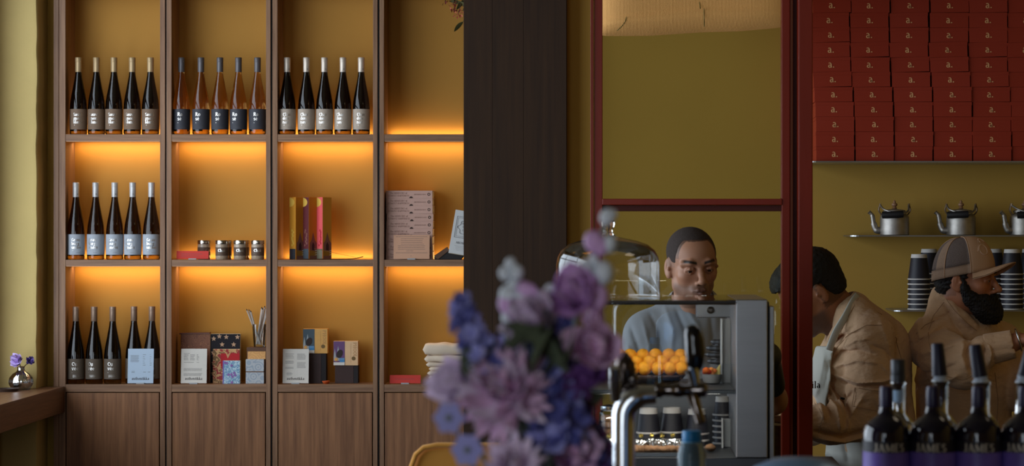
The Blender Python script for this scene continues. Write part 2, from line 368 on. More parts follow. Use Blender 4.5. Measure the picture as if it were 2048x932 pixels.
# ---------------------------------------------------------------- the four bookcases
YF, YB = 9.6, 9.77
SH = [(.9451, .913), (1.4773, 1.4507), (2.0128, 1.984), (2.632, 2.606)]      # boards (top, bottom)
bays = [(118, 131, 320, 330, 'leftmost'), (333, 343, 532, 541, 'second from left'), (545, 555, 746, 755, 'third from left'), (759, 768, 981, 991, 'beside the pillar')]
struct('trim_3', MB().box(U(107, YF), U(117.3, YF), YF, 9.79, 0, 3.3), W_FR, bevel=.001)
what = ['wine on all three shelves', 'rosé wine above spice jars and patterned notebooks', 'dark wine above incense boxes and soap', 'empty top above stacked books']
BX = []
for bi, (a, b, c, d, w_) in enumerate(bays):
    xa, xb, xc, xd = [U(v, YF) for v in (a, b, c, d)]; BX.append((xb, xc))
    t = thing('bookcase', f'walnut bookcase, {w_}, {what[bi]}', 'bookcase')
    for p0, p1 in ((xa, xb), (xc, xd)): MB().box(p0, p1, YF, YB+.018, .05, 3.3).obj('side_panel', W_FR, t, bevel=.0009)
    MB().box(xb, xc, YB, YB+.018, .05, 3.3).obj('back_panel', OCHRE, t)
    for k, (zt_, zb_) in enumerate(SH):
        led = k in (1, 2)
        MB().box(xb, xc, YF+.0015, YB-(.036 if led else 0), zb_, zt_).obj('shelf', W_FRX, t, bevel=.0007)
        if led:
            st = MB().box(xb+.004, xc-.004, YB-.0355, YB-.0305, zb_+.004, zt_-.006).obj('light_strip', LEDM, t)
            st['label'] = 'glowing warm strip'
            wd = xc-xb-.02; cx_ = (xb+xc)/2
            area('strip_glow_down', (cx_, YB-.045, zb_-.0015), (R(10), 0, 0), wd, .016, .60, LED_C)
            area('strip_glow_up', (cx_, YB-.018, zt_+.0015), (PI+R(-4), 0, 0), wd, .014, .36, LED_C)
            MB().box(xb+.002, xc-.002, YF+.004, YF+.012, zb_-.002, zb_).obj('edge_profile', mat('edge_profile', s(214, 176, 140), .4), t)
    MB().box(xb+.004, xc-.004, YF-.001, YF+.017, .11, SH[0][1]-.004).obj('door', W_DOOR, t, bevel=.001)
    MB().box(xb, xc, YF+.03, YF+.045, .05, .105).obj('plinth', W_FRX, t)
    MB().box(xd+.0004, xd+.0036, YF+.012, YB, .05, 3.3).obj('shadow_gap_strip', BLACK, t)
# ---------------------------------------------------------------- red framed glass partition
YR = 7.15
def fx(px): return U(px, YR)
fr = thing('partition_frame', 'red lacquered wooden frame partition with two glass panes', 'partition')
MB().box(fx(1181), fx(1187), YR-.005, YR+.06, 0, 3.38).obj('outer_bead', REDP, fr, bevel=.001)
MB().box(fx(1188), fx(1205), YR, YR+.05, 0, 3.38).obj('stile', REDP, fr, bevel=.002)
MB().box(fx(1563.5), fx(1580), YR, YR+.05, 0, 3.38).obj('stile', REDP, fr, bevel=.002)
MB().box(fx(1580.5), fx(1586.5), YR+.012, YR+.05, 0, 3.38).obj('glazing_bead', mat('tan_bead', s(160, 104, 70), .5), fr, bevel=.001)  # thin strip in a lighter tan than the stile
MB().box(fx(1587), fx(1594), YR+.02, YR+.06, 0, 3.38).obj('shadow_joint', mat('dark_red', s(70, 22, 14), .6), fr)
MB().box(fx(1594.5), fx(1623), YR-.045, YR+.06, 0, 3.38).obj('post', REDP, fr, bevel=.003)
MB().box(fx(1205)-.001, fx(1563.5)+.001, YR-.004, YR+.05, V(410, YR), V(397.5, YR)).obj('transom', REDP, fr, bevel=.002)
MB().box(fx(1188), fx(1580), YR+.012, YR+.05, V(422.5, YR), V(410.3, YR)).obj('transom_rail', _mc['dark_red'], fr, bevel=.002)
MB().box(fx(1200), fx(1568), YR+.026, YR+.032, V(398, YR), 3.38).obj('glass_pane', PANE, fr)
MB().box(fx(1200), fx(1568), YR+.026, YR+.032, 0.5, V(422, YR)).obj('glass_pane', PANE, fr)
MB().box(fx(1205), fx(1563), YR, YR+.05, 0, .5).obj('bottom_panel', REDP, fr)
# ---------------------------------------------------------------- fabric pendant behind the upper pane
FAB = bpy.data.materials.new('pleated_fabric'); t_, n_, l_ = nt(FAB); b_ = n_['Principled BSDF']
b_.inputs['Roughness'].default_value = .9
b_.inputs['Transmission Weight'].default_value = 0
tc = n_.new('ShaderNodeTexCoord'); wv = n_.new('ShaderNodeTexWave'); wv.wave_type = 'BANDS'; wv.bands_direction = 'X'; wv.inputs['Scale'].default_value = 62
wv.inputs['Distortion'].default_value = .6; l_.new(tc.outputs['Object'], wv.inputs['Vector'])
bp = n_.new('ShaderNodeBump'); bp.inputs['Strength'].default_value = .55; bp.inputs['Distance'].default_value = .004
l_.new(wv.outputs['Fac'], bp.inputs['Height']); l_.new(bp.outputs[0], b_.inputs['Normal'])
mxc = n_.new('ShaderNodeMix'); mxc.data_type = 'RGBA'; mxc.inputs[6].default_value = s(196, 134, 80); mxc.inputs[7].default_value = s(238, 174, 112)
l_.new(wv.outputs['Fac'], mxc.inputs[0]); l_.new(mxc.outputs[2], b_.inputs['Base Color'])
b_.inputs['Emission Strength'].default_value = .12; b_.inputs['Emission Color'].default_value = s(255, 190, 120)
YL = 8.1
lamp = thing('pendant_lantern', 'wide pleated beige fabric lantern hanging behind the upper pane', 'lantern', (U(1385, YL), YL, 0))
hx = (U(1590, YL)-U(1194, YL))/2
def lz(px, pts):
    xs_ = [p[0] for p in pts]; ys_ = [p[1] for p in pts]; return float(np.interp(px, xs_, ys_))
seam = [(1194, 47), (1205, 45), (1290, 37), (1400, 26), (1562, 25), (1590, 27)]; bot = [(1194, 66), (1205, 70), (1300, 69), (1405, 62), (1480, 60), (1562, 53), (1590, 45)]
rows = []
N = 48
for i in range(N+1):
    fx_ = i/N; px = 1194+396*fx_; X = U(px, YL)-U(1385, YL); e = (1-abs(2*fx_-1)**8)**.5*.17+.012
    zs, zb = V(lz(px, seam), YL), V(lz(px, bot), YL)
    prof = [(-.25, zs+.44), (-.55, zs+.42), (-.98, zs+.34), (-1.08, zs+.22), (-1.05, zs+.1), (-.92, zs+.012), (-.88, zs), (-.93, zs-.010), (-.9, (zs+zb)/2), (-.6, zb+.004), (-.3, zb), (.3, zb), (.9, zs), (1.05, zs+.22), (.6, zs+.42), (.2, zs+.44)]
    rows.append([(X, p[0]*e, p[1]) for p in prof])
m_ = len(rows[0]); mb = MB(); mb.add([p for r_ in rows for p in r_], [(i*m_+k, i*m_+(k+1) % m_, (i+1)*m_+(k+1) % m_, (i+1)*m_+k) for i in range(N) for k in range(m_)]+[tuple(range(m_))[::-1], tuple(N*m_+k for k in range(m_))])
mb.obj('fabric_shade', FAB, lamp, smooth='all')
for px, y0, y1, dx in ((1394, -8, 27, 3), (1404, 26, 62, 1), (1252, 42, 69, -18), (1558, 26, 40, 8)):
    ptsr = []
    for i in range(7):
        f = i/6; py = y0+(y1-y0)*f; px_ = px+dx*f*f
        e = (1-abs(2*(px_-1194)/396-1)**8)**.5*.17+.012
        ptsr.append((U(px_, YL)-U(1385, YL), -e*(1.03 if y1 > 30 and y0 < 0 else .92)-.002, V(py, YL)))
    MB().tube(ptsr, .0016, 6).obj('wire_rib', mat('rib_wire', s(120, 100, 52), .6), lamp)
MB().tube([(0, 0, V(-230, YL)), (0, 0, 3.39)], .004, 8).obj('cord', BLACK, lamp)
# ---------------------------------------------------------------- kitchen wall shelves
def wshelf(label, x0, zt_, yf=8.72, th=.0055):
    t = thing('wall_shelf', label, 'shelf')
    r = .035; pts = [(3.29, yf), (x0+r, yf)]+[(x0+r-r*math.sin(a), yf+r-r*math.cos(a)) for a in [PI/2*i/6 for i in range(1, 7)]]+[(x0, 8.995), (3.29, 8.995)]
    n = len(pts); mb = MB(); mb.add([(x, y, zt_-th) for x, y in pts]+[(x, y, zt_) for x, y in pts], [tuple(range(n)), tuple(range(n, 2*n))[::-1]]+[(i, (i+1) % n, n+(i+1) % n, n+i) for i in range(n)])
    mb.obj('shelf_plate', STEEL, t)
ZS1, ZS2, ZS3 = V(322, 8.72), V(470.5, 8.74), V(620.5, 8.74)
wshelf('thin steel wall shelf carrying the red takeaway boxes', U(1612, 8.75), ZS1)
wshelf('thin steel wall shelf carrying three aluminium kettles', U(1697, 8.8), ZS2, 8.76)
wshelf('thin steel wall shelf carrying black paper cup stacks', U(1783, 8.8), ZS3, 8.74)
# ---------------------------------------------------------------- red takeaway boxes
REDBOX = mat('red_card', s(150, 44, 20), .6, var=.05, vscale=6)
REDSIDE = mat('box_edge', s(196, 104, 44), .6)
GOLDINK = mat('gold_ink', s(222, 168, 116), .5)
bw, bh, bd = .1475, .0570, .2
mb = MB(); mb.box(-bw/2, bw/2, 0, bd, 0, bh-.012); mbody = mb.mesh('carton', REDBOX)
mb = MB(); mb.box(-bw/2-.0012, bw/2+.0012, -.0012, bd+.001, bh-.0125, bh); mlid = mb.mesh('lid', REDBOX)
mtext = text_mb(['a.'], .040, align='c').mesh('lettering', GOLDINK)
ordn = ['bottom', 'second', 'third', 'fourth', 'fifth', 'sixth', 'seventh', 'eighth', 'ninth', 'tenth', 'eleventh', 'twelfth', 'thirteenth']
coln = ['first', 'second', 'third', 'fourth', 'fifth', 'sixth']
drift = [0, 0, 0, -.6, -2, -5, -6, -8, -7, -8, -6, -6, -5]
colx = [1670, 1748.5, 1827.5, 1906, 1984, 2062]
for c_ in range(6):
    z = ZS1+.0003; tilt_prev = 0
    for k in range(13):
        dx = drift[k]*(1.0 if c_ < 3 else .9)+rs.uniform(-1, 1) - (1 if k > 5 else 0)
        yb = 8.755+rs.uniform(-.004, .004)
        ry = 0 if k < 4 else -R(rs.uniform(.4, 2.4) if k > 4 else .5)
        o = thing('takeaway_box', f'red takeaway box, {ordn[k]}{" up" if k else ""} in the {coln[c_]} stack right of the post', 'box', (U(colx[c_]+dx, 8.755), yb, z+abs(ry)*bw*.35), (0, ry, R(rs.uniform(-1.2, 1.2))), 'red takeaway boxes on the kitchen shelf')
        link('carton', mbody, o); link('lid', mlid, o)
        link('lettering', mtext, o, loc=(rs.uniform(-.003, .003), -.0014, .017))
        z += bh+.0007
# ---------------------------------------------------------------- kettles
def spline(pts, n=14):
    pts = [Vector(p) for p in pts]; out = []; q = [pts[0]*2-pts[1]]+pts+[pts[-1]*2-pts[-2]]
    for i in range(1, len(q)-2):
        for k in range(n):
            t = k/n; a, b, c, d = q[i-1:i+3]
            out.append(.5*((2*b)+(-a+c)*t+(2*a-5*b+4*c-d)*t*t+(-a+3*b-3*c+d)*t**3))
    out.append(pts[-1]); return out
kt = thing('kettle', 'x', 'kettle')
MB().lathe([(.055, 0), (.058, .002), (.0575, .066), (.0565, .074), (.050, .082), (.041, .087), (.038, .088)], 32).obj('body', ALU, kt, smooth=True)
lidp = MB().lathe([(.044, .0885), (.045, .091), (.043, .098), (.030, .101), (.008, .104), (.008, .104)], 28).obj('lid', ALU, kt, smooth=True)
MB().lathe([(.006, .103), (.010, .107), (.006, .112), (.012, .118), (.011, .124), (.005, .128), (.006, .132), (.001, .139)], 14).obj('knob', mat('brown_knob', s(150, 112, 82), .4), lidp, smooth=True)
MB().tube(spline([(-.052, 0, .018), (-.072, 0, .022), (-.082, 0, .046), (-.088, 0, .078), (-.101, 0, .092)], 6), [.014]*7+[.012]*6+[.009]*6+[.007]*5+[.009], 12).obj('spout', ALU, kt, smooth=True)
for sx in (-1, 1):
    MB().tube(spline([(sx*.050, 0, .078), (sx*.062, 0, .098), (sx*.056, 0, .124)], 5), [.006]*5+[.007]*5+[.009], 8, flat=.5).obj('lug', mat('tarnished_metal', s(120, 100, 80), .5, .6), kt, smooth=True)
MB().tube(spline([(.056, 0, .118), (.050, -.035, .098), (.028, -.062, .085), (-.010, -.066, .088), (-.045, -.045, .1), (-.056, 0, .118)], 6), .004, 8).obj('handle', ALU, kt, smooth=True)
MB().tube([(.024, -.066, .0825), (.0, -.069, .081), (-.053, -.050, .079)], .0155, 12, flat=.9).obj('grip', mat('black_grip', s(24, 22, 24), .6), kt, smooth=True)
for i, (px, lab) in enumerate([(1789, 'left of the three'), (1922, 'middle of the three'), (2049, 'right of the three, cut by the edge')]):
    o = kt if i == 0 else dup(kt)
    o.location = (U(px, 8.86), 8.86, ZS2); o.rotation_euler = (0, 0, R([0, -6, 14][i])); o['label'] = f'dull aluminium kettle with black grip, {lab}'; o['group'] = 'aluminium kettles on the kitchen shelf'
# ---------------------------------------------------------------- paper cups
CUPM = mat('black_paper_cup', s(34, 33, 42), .5); RIMM = mat('white_cup_rim', s(205, 200, 195), .6)
def cup_mesh(rb, rt, h):
    mb = MB(); mb.lathe([(rb+(rt-rb)*.14, h-.014), (rt, .0045)], 28, caps=False); a = mb.mesh('sleeve', CUPM, True)
    mb = MB(); mb.lathe([(rt-.002, .004), (rt, .0055), (rt+.0022, .004), (rt+.0022, .001), (rt, 0), (rt-.002, .001), (rt-.002, .004)], 28, caps=False); b = mb.mesh('rim', RIMM, True)
    mb = MB(); mb.lathe([(rb+(rt-rb)*.14+.0003, h-.0145), (rb*.995, h), (rb*.90, h), (rb*.88, h-.006), (0.001, h-.006)], 28, caps=False); c = mb.mesh('base', RIMM, True)
    return a, b, c
cm = cup_mesh(.0300, .0430, .100)
def cup_stack(px, Y, z, n, lab, group, meshes=cm, pitch=.0195, h=.1):
    for k in range(n):
        o = thing('paper_cup', f'black paper cup, {"topmost" if k == n-1 else ordn[k]+(" up" if k else "")} in {lab}', 'cup', (U(px, Y), Y, z+k*pitch), (0, 0, rs.uniform(0, 3)), group)
        link('sleeve', meshes[0], o); link('rim', meshes[1], o)
        if k == n-1: link('base', meshes[2], o)
cup_stack(1838, 8.80, ZS3+.0002, 7, 'front stack left of the bearded man', 'paper cups left of the bearded man')
cup_stack(1858, 8.92, ZS3+.0002, 8, 'rear stack left of the bearded man', 'rear paper cups left of the bearded man')
cup_stack(1988, 8.92, ZS3+.0002, 8, 'rear stack behind the cap brim', 'paper cups behind the cap brim')
cup_stack(2024, 8.80, ZS3+.0002, 8, 'front stack at the right edge', 'front paper cups at the right edge')
cup_stack(2060, 8.92, ZS3+.0002, 8, 'rear stack cut by the right edge', 'rear paper cups at the right edge')
# ---------------------------------------------------------------- wine bottles
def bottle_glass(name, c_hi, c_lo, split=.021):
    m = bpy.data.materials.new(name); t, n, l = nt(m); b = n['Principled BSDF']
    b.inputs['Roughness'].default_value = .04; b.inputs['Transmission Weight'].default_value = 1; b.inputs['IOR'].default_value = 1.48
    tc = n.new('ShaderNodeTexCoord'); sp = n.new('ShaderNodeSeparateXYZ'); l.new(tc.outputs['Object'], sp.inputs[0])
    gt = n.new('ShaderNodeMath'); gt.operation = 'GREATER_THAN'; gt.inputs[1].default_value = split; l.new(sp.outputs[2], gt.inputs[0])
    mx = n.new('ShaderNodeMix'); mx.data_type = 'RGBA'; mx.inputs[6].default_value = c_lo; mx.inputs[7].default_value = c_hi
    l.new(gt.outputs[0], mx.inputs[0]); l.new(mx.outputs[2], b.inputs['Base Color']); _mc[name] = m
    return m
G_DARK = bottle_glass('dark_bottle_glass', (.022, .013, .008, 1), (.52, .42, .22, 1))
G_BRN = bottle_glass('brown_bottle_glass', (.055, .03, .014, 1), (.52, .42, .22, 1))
G_ROSE = bottle_glass('rose_bottle_glass', (.80, .48, .14, 1), (.9, .66, .28, 1))
prof = [(.030, 0), (.0345, .0015), (.0368, .006), (.0368, .112), (.0358, .128), (.0342, .146), (.0305, .168), (.0242, .200), (.0182, .232), (.0148, .252), (.0131, .268), (.0128, .30)]
kinds = {
 'sau': ('dark sauvignon wine bottle, brown label and beige cap', G_DARK, s(118, 96, 78), s(176, 150, 112), ['Sauvi', 'gnon', 'blanc'], .018, .014),
 'ros': ('amber rosé wine bottle, charcoal label and grey cap', G_ROSE, s(62, 62, 68), s(96, 92, 94), ['Ro', 'sé'], .021, .013),
 'cha': ('dark chardonnay wine bottle, beige label and cream cap', G_DARK, s(176, 160, 144), s(210, 196, 180), ['Char', 'don', 'nay'], .018, .016),
 'gra': ('brown grauburgunder wine bottle, blue-grey label and silver cap', G_BRN, s(160, 166, 174), s(190, 188, 186), ['Grau', 'burg', 'under'], .018, .016),
 'cuv': ('dark cuvée wine bottle, brown-grey label and bronze cap', G_DARK, s(96, 84, 72), s(140, 116, 98), ['Cu', 'vée'], .021, .014),
}
proto = {}
mbody = {g.name: MB().lathe(prof, 32).mesh('body', g, True) for g in (G_DARK, G_BRN, G_ROSE)}
for k, (lab, g, cl, cc, words_, fs_, x_) in kinds.items():
    t = thing('wine_bottle', lab, 'bottle')
    link('body', mbody[g.name], t)
    lm = mat(k+'_label_paper', cl, .6, var=.04, vscale=60, spec=.3); cmn = mat(k+'_cap', cc, .38, .35, var=.05, vscale=50)
    lz0, lz1 = (.021, .1085) if k != 'cuv' else (.0215, .108)
    rr = .0371
    if k in ('cha',): a0, a1 = -175, 175
    else: a0, a1 = -170, 170
    mb = MB(); n = 40
    vs = []
    for i in range(n+1):
        a = R(a0+(a1-a0)*i/n); vs += [(rr*math.sin(a), -rr*math.cos(a), lz0), (rr*math.sin(a), -rr*math.cos(a), lz1)]
    mb.add(vs, [(2*i, 2*i+2, 2*i+3, 2*i+1) for i in range(n)]); lo = mb.obj('wine_label', lm, t, smooth='all')
    z_first = .091
    mb = text_mb(words_, fs_, spacing=.90, mb=MB(), warp=cyl_warp(rr+.0004, -.021 if len(words_) > 2 else -.017, z_first-.012), wk=1.02)
    text_mb(['.'], .014, mb=mb, warp=cyl_warp(rr+.0004, -.016, z_first-.012-.86*fs_*len(words_)+.006), wk=1.6)
    mb.obj('lettering', FOIL, lo)
    mb = MB(); 
    for q in range(3 if k == 'cuv' else 1):
        zz = .030+.004*q; w0, w1 = (-.012, .016) if k == 'cuv' else (.0, .018)
        mb.add([cyl_warp(rr+.0004, 0, 0)(w0+(w1-w0)*i/5, zz+dz) for i in range(6) for dz in (0, .0008)], [(2*i, 2*i+2, 2*i+3, 2*i+1) for i in range(5)])
    mb.obj('small_print', INK if k != 'cuv' else FOIL, lo)
    cp = MB().lathe([(.0131, .268), (.0138, .269), (.0138, .3115), (.0133, .312), (.0142, .3128), (.0142, .318), (.0136, .3185), (.0142, .319), (.0142, .329), (.0132, .3306), (.0001, .3306)], 24).obj('screw_cap', cmn, t, smooth=True)
    if k in ('cha', 'gra', 'ros'):
        text_mb(['a.'], .011, warp=cyl_warp(.01425, .004, .278), wk=1.2).obj('cap_print', INK, cp)
    proto[k] = t
nth = ['leftmost', 'second from left', 'middle one of five', 'fourth from left', 'rightmost']
sets = [('sau', [157, 193, 228, 264.5, 301], 2, 'top shelf'), ('ros', [363, 402, 440, 477, 515], 2, 'top shelf'), ('cha', [574.5, 613, 649, 686, 722.5], 2, 'top shelf'),
        ('gra', [152, 191.5, 229.5, 265.5, 303], 1, 'middle shelf'), ('cuv', [152, 188.5, 225.5, 268, 304], 0, 'bottom shelf')]
for k, xs_, si, shn in sets:
    for i, px in enumerate(xs_):
        o = proto[k] if i == 0 else dup(proto[k])
        Yb = 9.648 + (.0 if k != 'cuv' or i < 3 else .03)
        o.location = (U(px, Yb), Yb, SH[si][0]+.0002); o.rotation_euler = (0, 0, R([12, -4, 3, -6, 8][i]+rs.uniform(-3, 3)))
        o['label'] = kinds[k][0]+', '+nth[i]; o['group'] = kinds[k][0].split(',')[0]+'s on the '+shn
# ---------------------------------------------------------------- cards and signs
def card(px0, px1, py0, py1, Y, m, label, name='information_card', cat='card', lines=None, brand=None, lean=5, clip=True, roty=0, sh=0, small=None):
    z0 = SH[sh][0]; w_ = U(px1, Y)-U(px0, Y); h = (py1-py0)*Y/F
    t = thing(name, label, cat, (U((px0+px1)/2, Y), Y, z0+.0003), (R(-lean), R(roty), 0))
    zb = .003 if clip else 0.001
    MB().box(-w_/2, w_/2, 0, .0016, zb, zb+h).obj('sheet', m, t)
    mb = MB()
    for (x0, x1, zz) in (lines or []): mb.add([(-w_/2+x0*w_, -.0004, zb+zz*h), (-w_/2+x1*w_, -.0004, zb+zz*h), (-w_/2+x1*w_, -.0004, zb+zz*h+.0012), (-w_/2+x0*w_, -.0004, zb+zz*h+.0012)], [(0, 1, 2, 3)])
    if mb.v: mb.obj('printed_lines', INK, t)
    if brand: text_mb([brand], .0165*brand_k, align='c').obj('lettering', INKD, t, loc=(0, -.0005, zb+.10*h))
    if small: text_mb([small], .012, align='c').obj('lettering', INKD, t, loc=(0, -.0005, zb+.4*h))
    if clip: MB().box(-.017, .017, -.006, .008, -.0, .0055).obj('clip', CLIPM, t, rot=(R(lean), 0, 0), bevel=.0006)
    return t
brand_k = .92
BLUEP = mat('bluish_card', s(178, 196, 214), .7); PINKP = mat('pink_card', s(206, 158, 128), .8); REDS = mat('red_sign_card', s(206, 62, 52), .7)
para = lambda x0, x1, za, n, st=.03: [(x0, x1-rs.uniform(0, .06), za-st*i) for i in range(n)]
card(255, 306.5, 699, 768, 9.63, BLUEP, 'pale blue-grey information card before the cuvée bottles', lines=para(.1, .45, .8, 7)+para(.58, .7, .82, 6, .06)+para(.85, .93, .82, 6, .06)+para(.15, .3, .34, 2)+[(.6, .7, .32), (.78, .88, .32)], brand='authentikka')
card(361.5, 413, 699, 768, 9.63, WHITEPAPER, 'cream information card leaning on brown notebook', lines=para(.1, .35, .86, 1)+para(.1, .3, .82, 6)+para(.35, .55, .82, 6)+para(.6, .7, .82, 6)+[(.1, .5, .6), (.6, .7, .6)]+para(.1, .85, .42, 3)+para(.1, .85, .28, 3), brand='authentikka')
card(565, 617, 699.5, 768, 9.63, WHITEPAPER, 'cream information card before the taller dark riser', lines=para(.1, .45, .85, 4, .04)+para(.55, .9, .85, 6, .03)+para(.1, .45, .64, 3)+para(.55, .9, .6, 6)+para(.1, .45, .46, 2)+para(.15, .4, .3, 3), brand='authentikka')
card(353, 417, 500.5, 516.5, 9.625, REDS, 'small red sign before the spice jars', 'shelf_sign', 'sign', small=None, lines=[(.15, .8, .6), (.15, .7, .35)], sh=1)
card(779.5, 841, 750.5, 767, 9.625, REDS, 'small red sign beside folded cloths on bottom shelf', 'shelf_sign', 'sign', lines=[(.18, .8, .5)], sh=0)
card(787, 859, 469, 517, 9.612, PINKP, 'tan printed card propped against the stacked books', lines=[(.06, .94, .92), (.06, .94, .25)]+para(.2, .85, .84, 4, .075)+para(.12, .9, .54, 3, .07)+[(.35, .55, .33), (.47, .5, .12)], sh=1, roty=0)
# ---------------------------------------------------------------- spice jars
JARG = mat('jar_contents_glass', s(172, 152, 130), .18, var=.25, vscale=180, coat=.5)
JL = mat('jar_lid_steel', s(180, 172, 160), .22, 1)
jr = thing('spice_jar', 'x', 'jar')
MB().lathe([(.0255, 0), (.0275, .003), (.0275, .060), (.0262, .066), (.0262, .068)], 28).obj('glass_body', JARG, jr, smooth=True)
MB().lathe([(.0278, .066), (.0282, .067), (.0282, .080), (.0272, .0825), (.0001, .0825)], 28).obj('lid', JL, jr, smooth=True)
jlab = MB(); n = 36; vs = []
for i in range(n+1):
    a = R(-170+340*i/n); vs += [(.0279*math.sin(a), -.0279*math.cos(a), .0165), (.0279*math.sin(a), -.0279*math.cos(a), .0525)]
jlab.add(vs, [(2*i, 2*i+2, 2*i+3, 2*i+1) for i in range(n)]); jlo = jlab.obj('jar_label', mat('jar_label_paper', s(94, 74, 60), .6), jr, smooth='all')
text_mb(['Chai'], .0175, warp=cyl_warp(.0282, -.017, .0335), wk=1.4).obj('lettering', FOIL, jlo)
text_mb(['+'], .006, warp=cyl_warp(.0282, -.014, .027), wk=1).obj('small_print', FOIL, jlo)
jn = [('second from right, front row', 480.5, 9.65, 0), ('rightmost, front row', 515.5, 9.65, 0), ('leftmost in the front row', 444, 9.65, 0), ('half hidden by the red sign', 408, 9.72, .9), ('behind the leftmost front jar', 450.5, 9.725, 0), ('behind the middle front jar', 486, 9.725, 0)]
for i, (d, px, Y, rz) in enumerate(jn):
    o = jr if i == 0 else dup(jr); o.location = (U(px, Y), Y, SH[1][0]+.0002); o.rotation_euler = (0, 0, R(6)+rz)
    o['label'] = 'glass chai spice jar with steel lid, '+d; o['group'] = 'spice jars on the middle shelf'
# ---------------------------------------------------------------- incense boxes
MOON = mat('moon_print', s(206, 168, 72), .5); ARCH = mat('arch_print', s(128, 82, 70), .6); ARCHD = mat('arch_dark', s(60, 32, 34), .6)
OCB = mat('ochre_print', s(190, 130, 40), .45); OCB2 = mat('ochre_print_side', s(196, 120, 30), .45)
def incense(px, label, cleft, cright, base_c, rz=45, sd=.043):
    Y = 9.665; h = (519-394.5)*Y/F
    t = thing('incense_box', label, 'box', (U(px, Y), Y, SH[1][0]+.0003), (0, 0, R(rz)), 'tall incense boxes on the middle shelf')
    q = sd/2
    MB().box(-q, q, -q, q, 0, h).obj('carton', OCB2, t, bevel=.0006)
    # left visible face is local -x, right visible face is local -y
    MB().box(-q-.0008, -q, -q, q, .0005, h-.0005).obj('left_face', cleft, t)
    MB().box(-q, q, -q-.0008, -q, .0005, h-.0005).obj('right_face', cright, t)
    def onleft(pts, m, nm, off=.0012):   # local y coordinate from +q (image left) to -q
        n = len(pts); mb = MB(); mb.add([(-q-off, q-u*sd, z) for u, z in pts], [tuple(range(n))]); return mb.obj(nm, m, t)
    def onright(pts, m, nm, off=.0012):
        n = len(pts); mb = MB(); mb.add([(-q+u*sd, -q-off, z) for u, z in pts], [tuple(range(n))]); return mb.obj(nm, m, t)
    onleft([(0, h-.002)]+[(.8*math.sin(a), h-.022+.020*math.cos(a)) for a in [PI*i/12 for i in range(13)]]+[(0, h-.042)], MOON, 'moon_print')
    onleft([(.02, .001), (.98, .001), (.98, .046), (.02, .046)], base_c, 'base_print')
    for i in range(9):
        zz = .055+.008*i; uu = .3+.35*rs.rand(); onleft([(uu, zz), (uu+.2, zz+.004), (uu+.12, zz+.012), (uu-.04, zz+.009)], mat('blossom_'+base_c.name, tuple(min(1, c*1.6) for c in base_c.diffuse_color[:3])+(1,), .6) if False else (MOON if px < 600 else ARCH if px < 630 else mat('crimson_print', s(170, 30, 46), .6)), 'blossom_print', .0013)
    onright([(.1, .001), (.98, .001), (.98, .070), (.75, .082), (.52, .118), (.3, .082), (.1, .070)], ARCH, 'arch_print')
    onright([(.36, .040), (.68, .040), (.68, .062), (.52, .076), (.36, .062)], ARCHD, 'doorway_print', .0016)
    onright([(.1, .016), (.98, .016), (.98, .034), (.1, .040)], mat('mustard_print', s(150, 104, 30), .6), 'ground_print', .0016)
    for i in range(3): onright([(.74, .018+i*.009), (.98, .021+i*.009), (.98, .023+i*.009), (.74, .020+i*.009)], WHITEPAPER, 'wave_print', .0019)
incense(593.5, 'ochre incense box with dark base print, left of three', OCB, OCB2, mat('navy_print', s(44, 46, 52), .6))
incense(619.5, 'dark maroon incense box with gold moon, middle of three', mat('maroon_print', s(92, 34, 40), .5), OCB2, mat('slate_print', s(64, 70, 76), .6))
incense(648, 'pink incense box with gold moon, right of three', mat('pink_print', s(216, 84, 88), .5), OCB, mat('olive_grey_print', s(110, 104, 84), .6), rz=42, sd=.045)
t = thing('incense_holder', 'curved wooden incense holder with one stick before incense boxes', 'incense holder', (0, 0, 0))
Y = 9.622; z0 = SH[1][0]
pts = spline([(U(600, Y), Y, z0+.0022), (U(650, Y), Y, z0+.0022), (U(700, Y), Y, z0+.003), (U(716, Y), Y, z0+.0075), (U(726, Y), Y, z0+.013)], 5)
MB().tube(pts, .012, 8, flat=.15).obj('tray', mat('dark_stick_wood', s(92, 58, 34), .5), t, smooth=True)
MB().tube([P(628, 497, Y), P(712, 515, Y)], .0008, 6).obj('incense_stick', mat('stick', s(120, 78, 36), .7), t)
# ---------------------------------------------------------------- stacked books
BK = mat('book_cover_pink', s(198, 158, 142), .6, var=.04, vscale=30); PAGES = mat('book_pages', s(214, 200, 170), .8)
bk = thing('book', 'x', 'book'); bhh = .0327; bl = .199; bdp = .128
MB().box(-bl/2+.001, bl/2-.003, .001, bdp-.003, .0012, bhh-.0012).obj('pages', PAGES, bk)
mb = MB(); mb.box(-bl/2, bl/2, 0, .0012, 0, bhh); mb.box(-bl/2, bl/2, .0012, bdp, 0, .0010); mb.box(-bl/2, bl/2, .0012, bdp, bhh-.0010, bhh)
cv = mb.obj('cover', BK, bk, bevel=.0004)
mb = text_mb(['The MINISTRY of'], .0100, align='c', warp=lambda X, Z: (X-.046, -.0005, Z+.0185))
text_mb(['UTMOST HAPPINESS'], .0100, align='c', mb=mb, warp=lambda X, Z: (X-.046, -.0005, Z+.0075))
text_mb(['ARUNDHATI ROY'], .0068, align='c', mb=mb, warp=lambda X, Z: (X+.046, -.0005, Z+.014))
mb.obj('spine_lettering', mat('brown_ink', s(128, 92, 78), .7), cv)
mb = MB(); mb.prism([(.008+.0075*math.cos(PI*i/10), .0005+.0075*math.sin(PI*i/10)) for i in range(11)], -.0008, 0)
mb.obj('spine_dome_print', mat('dark_print', s(60, 42, 36), .7), cv)
mb = MB(); n = 20; mb.add([(.084+rr_*math.cos(2*PI*i/n)*.0062, -.0006, .017+rr_*.0064*math.sin(2*PI*i/n)) for rr_ in (1, .55) for i in range(n)], [(i, (i+1) % n, n+(i+1) % n, n+i) for i in range(n)])
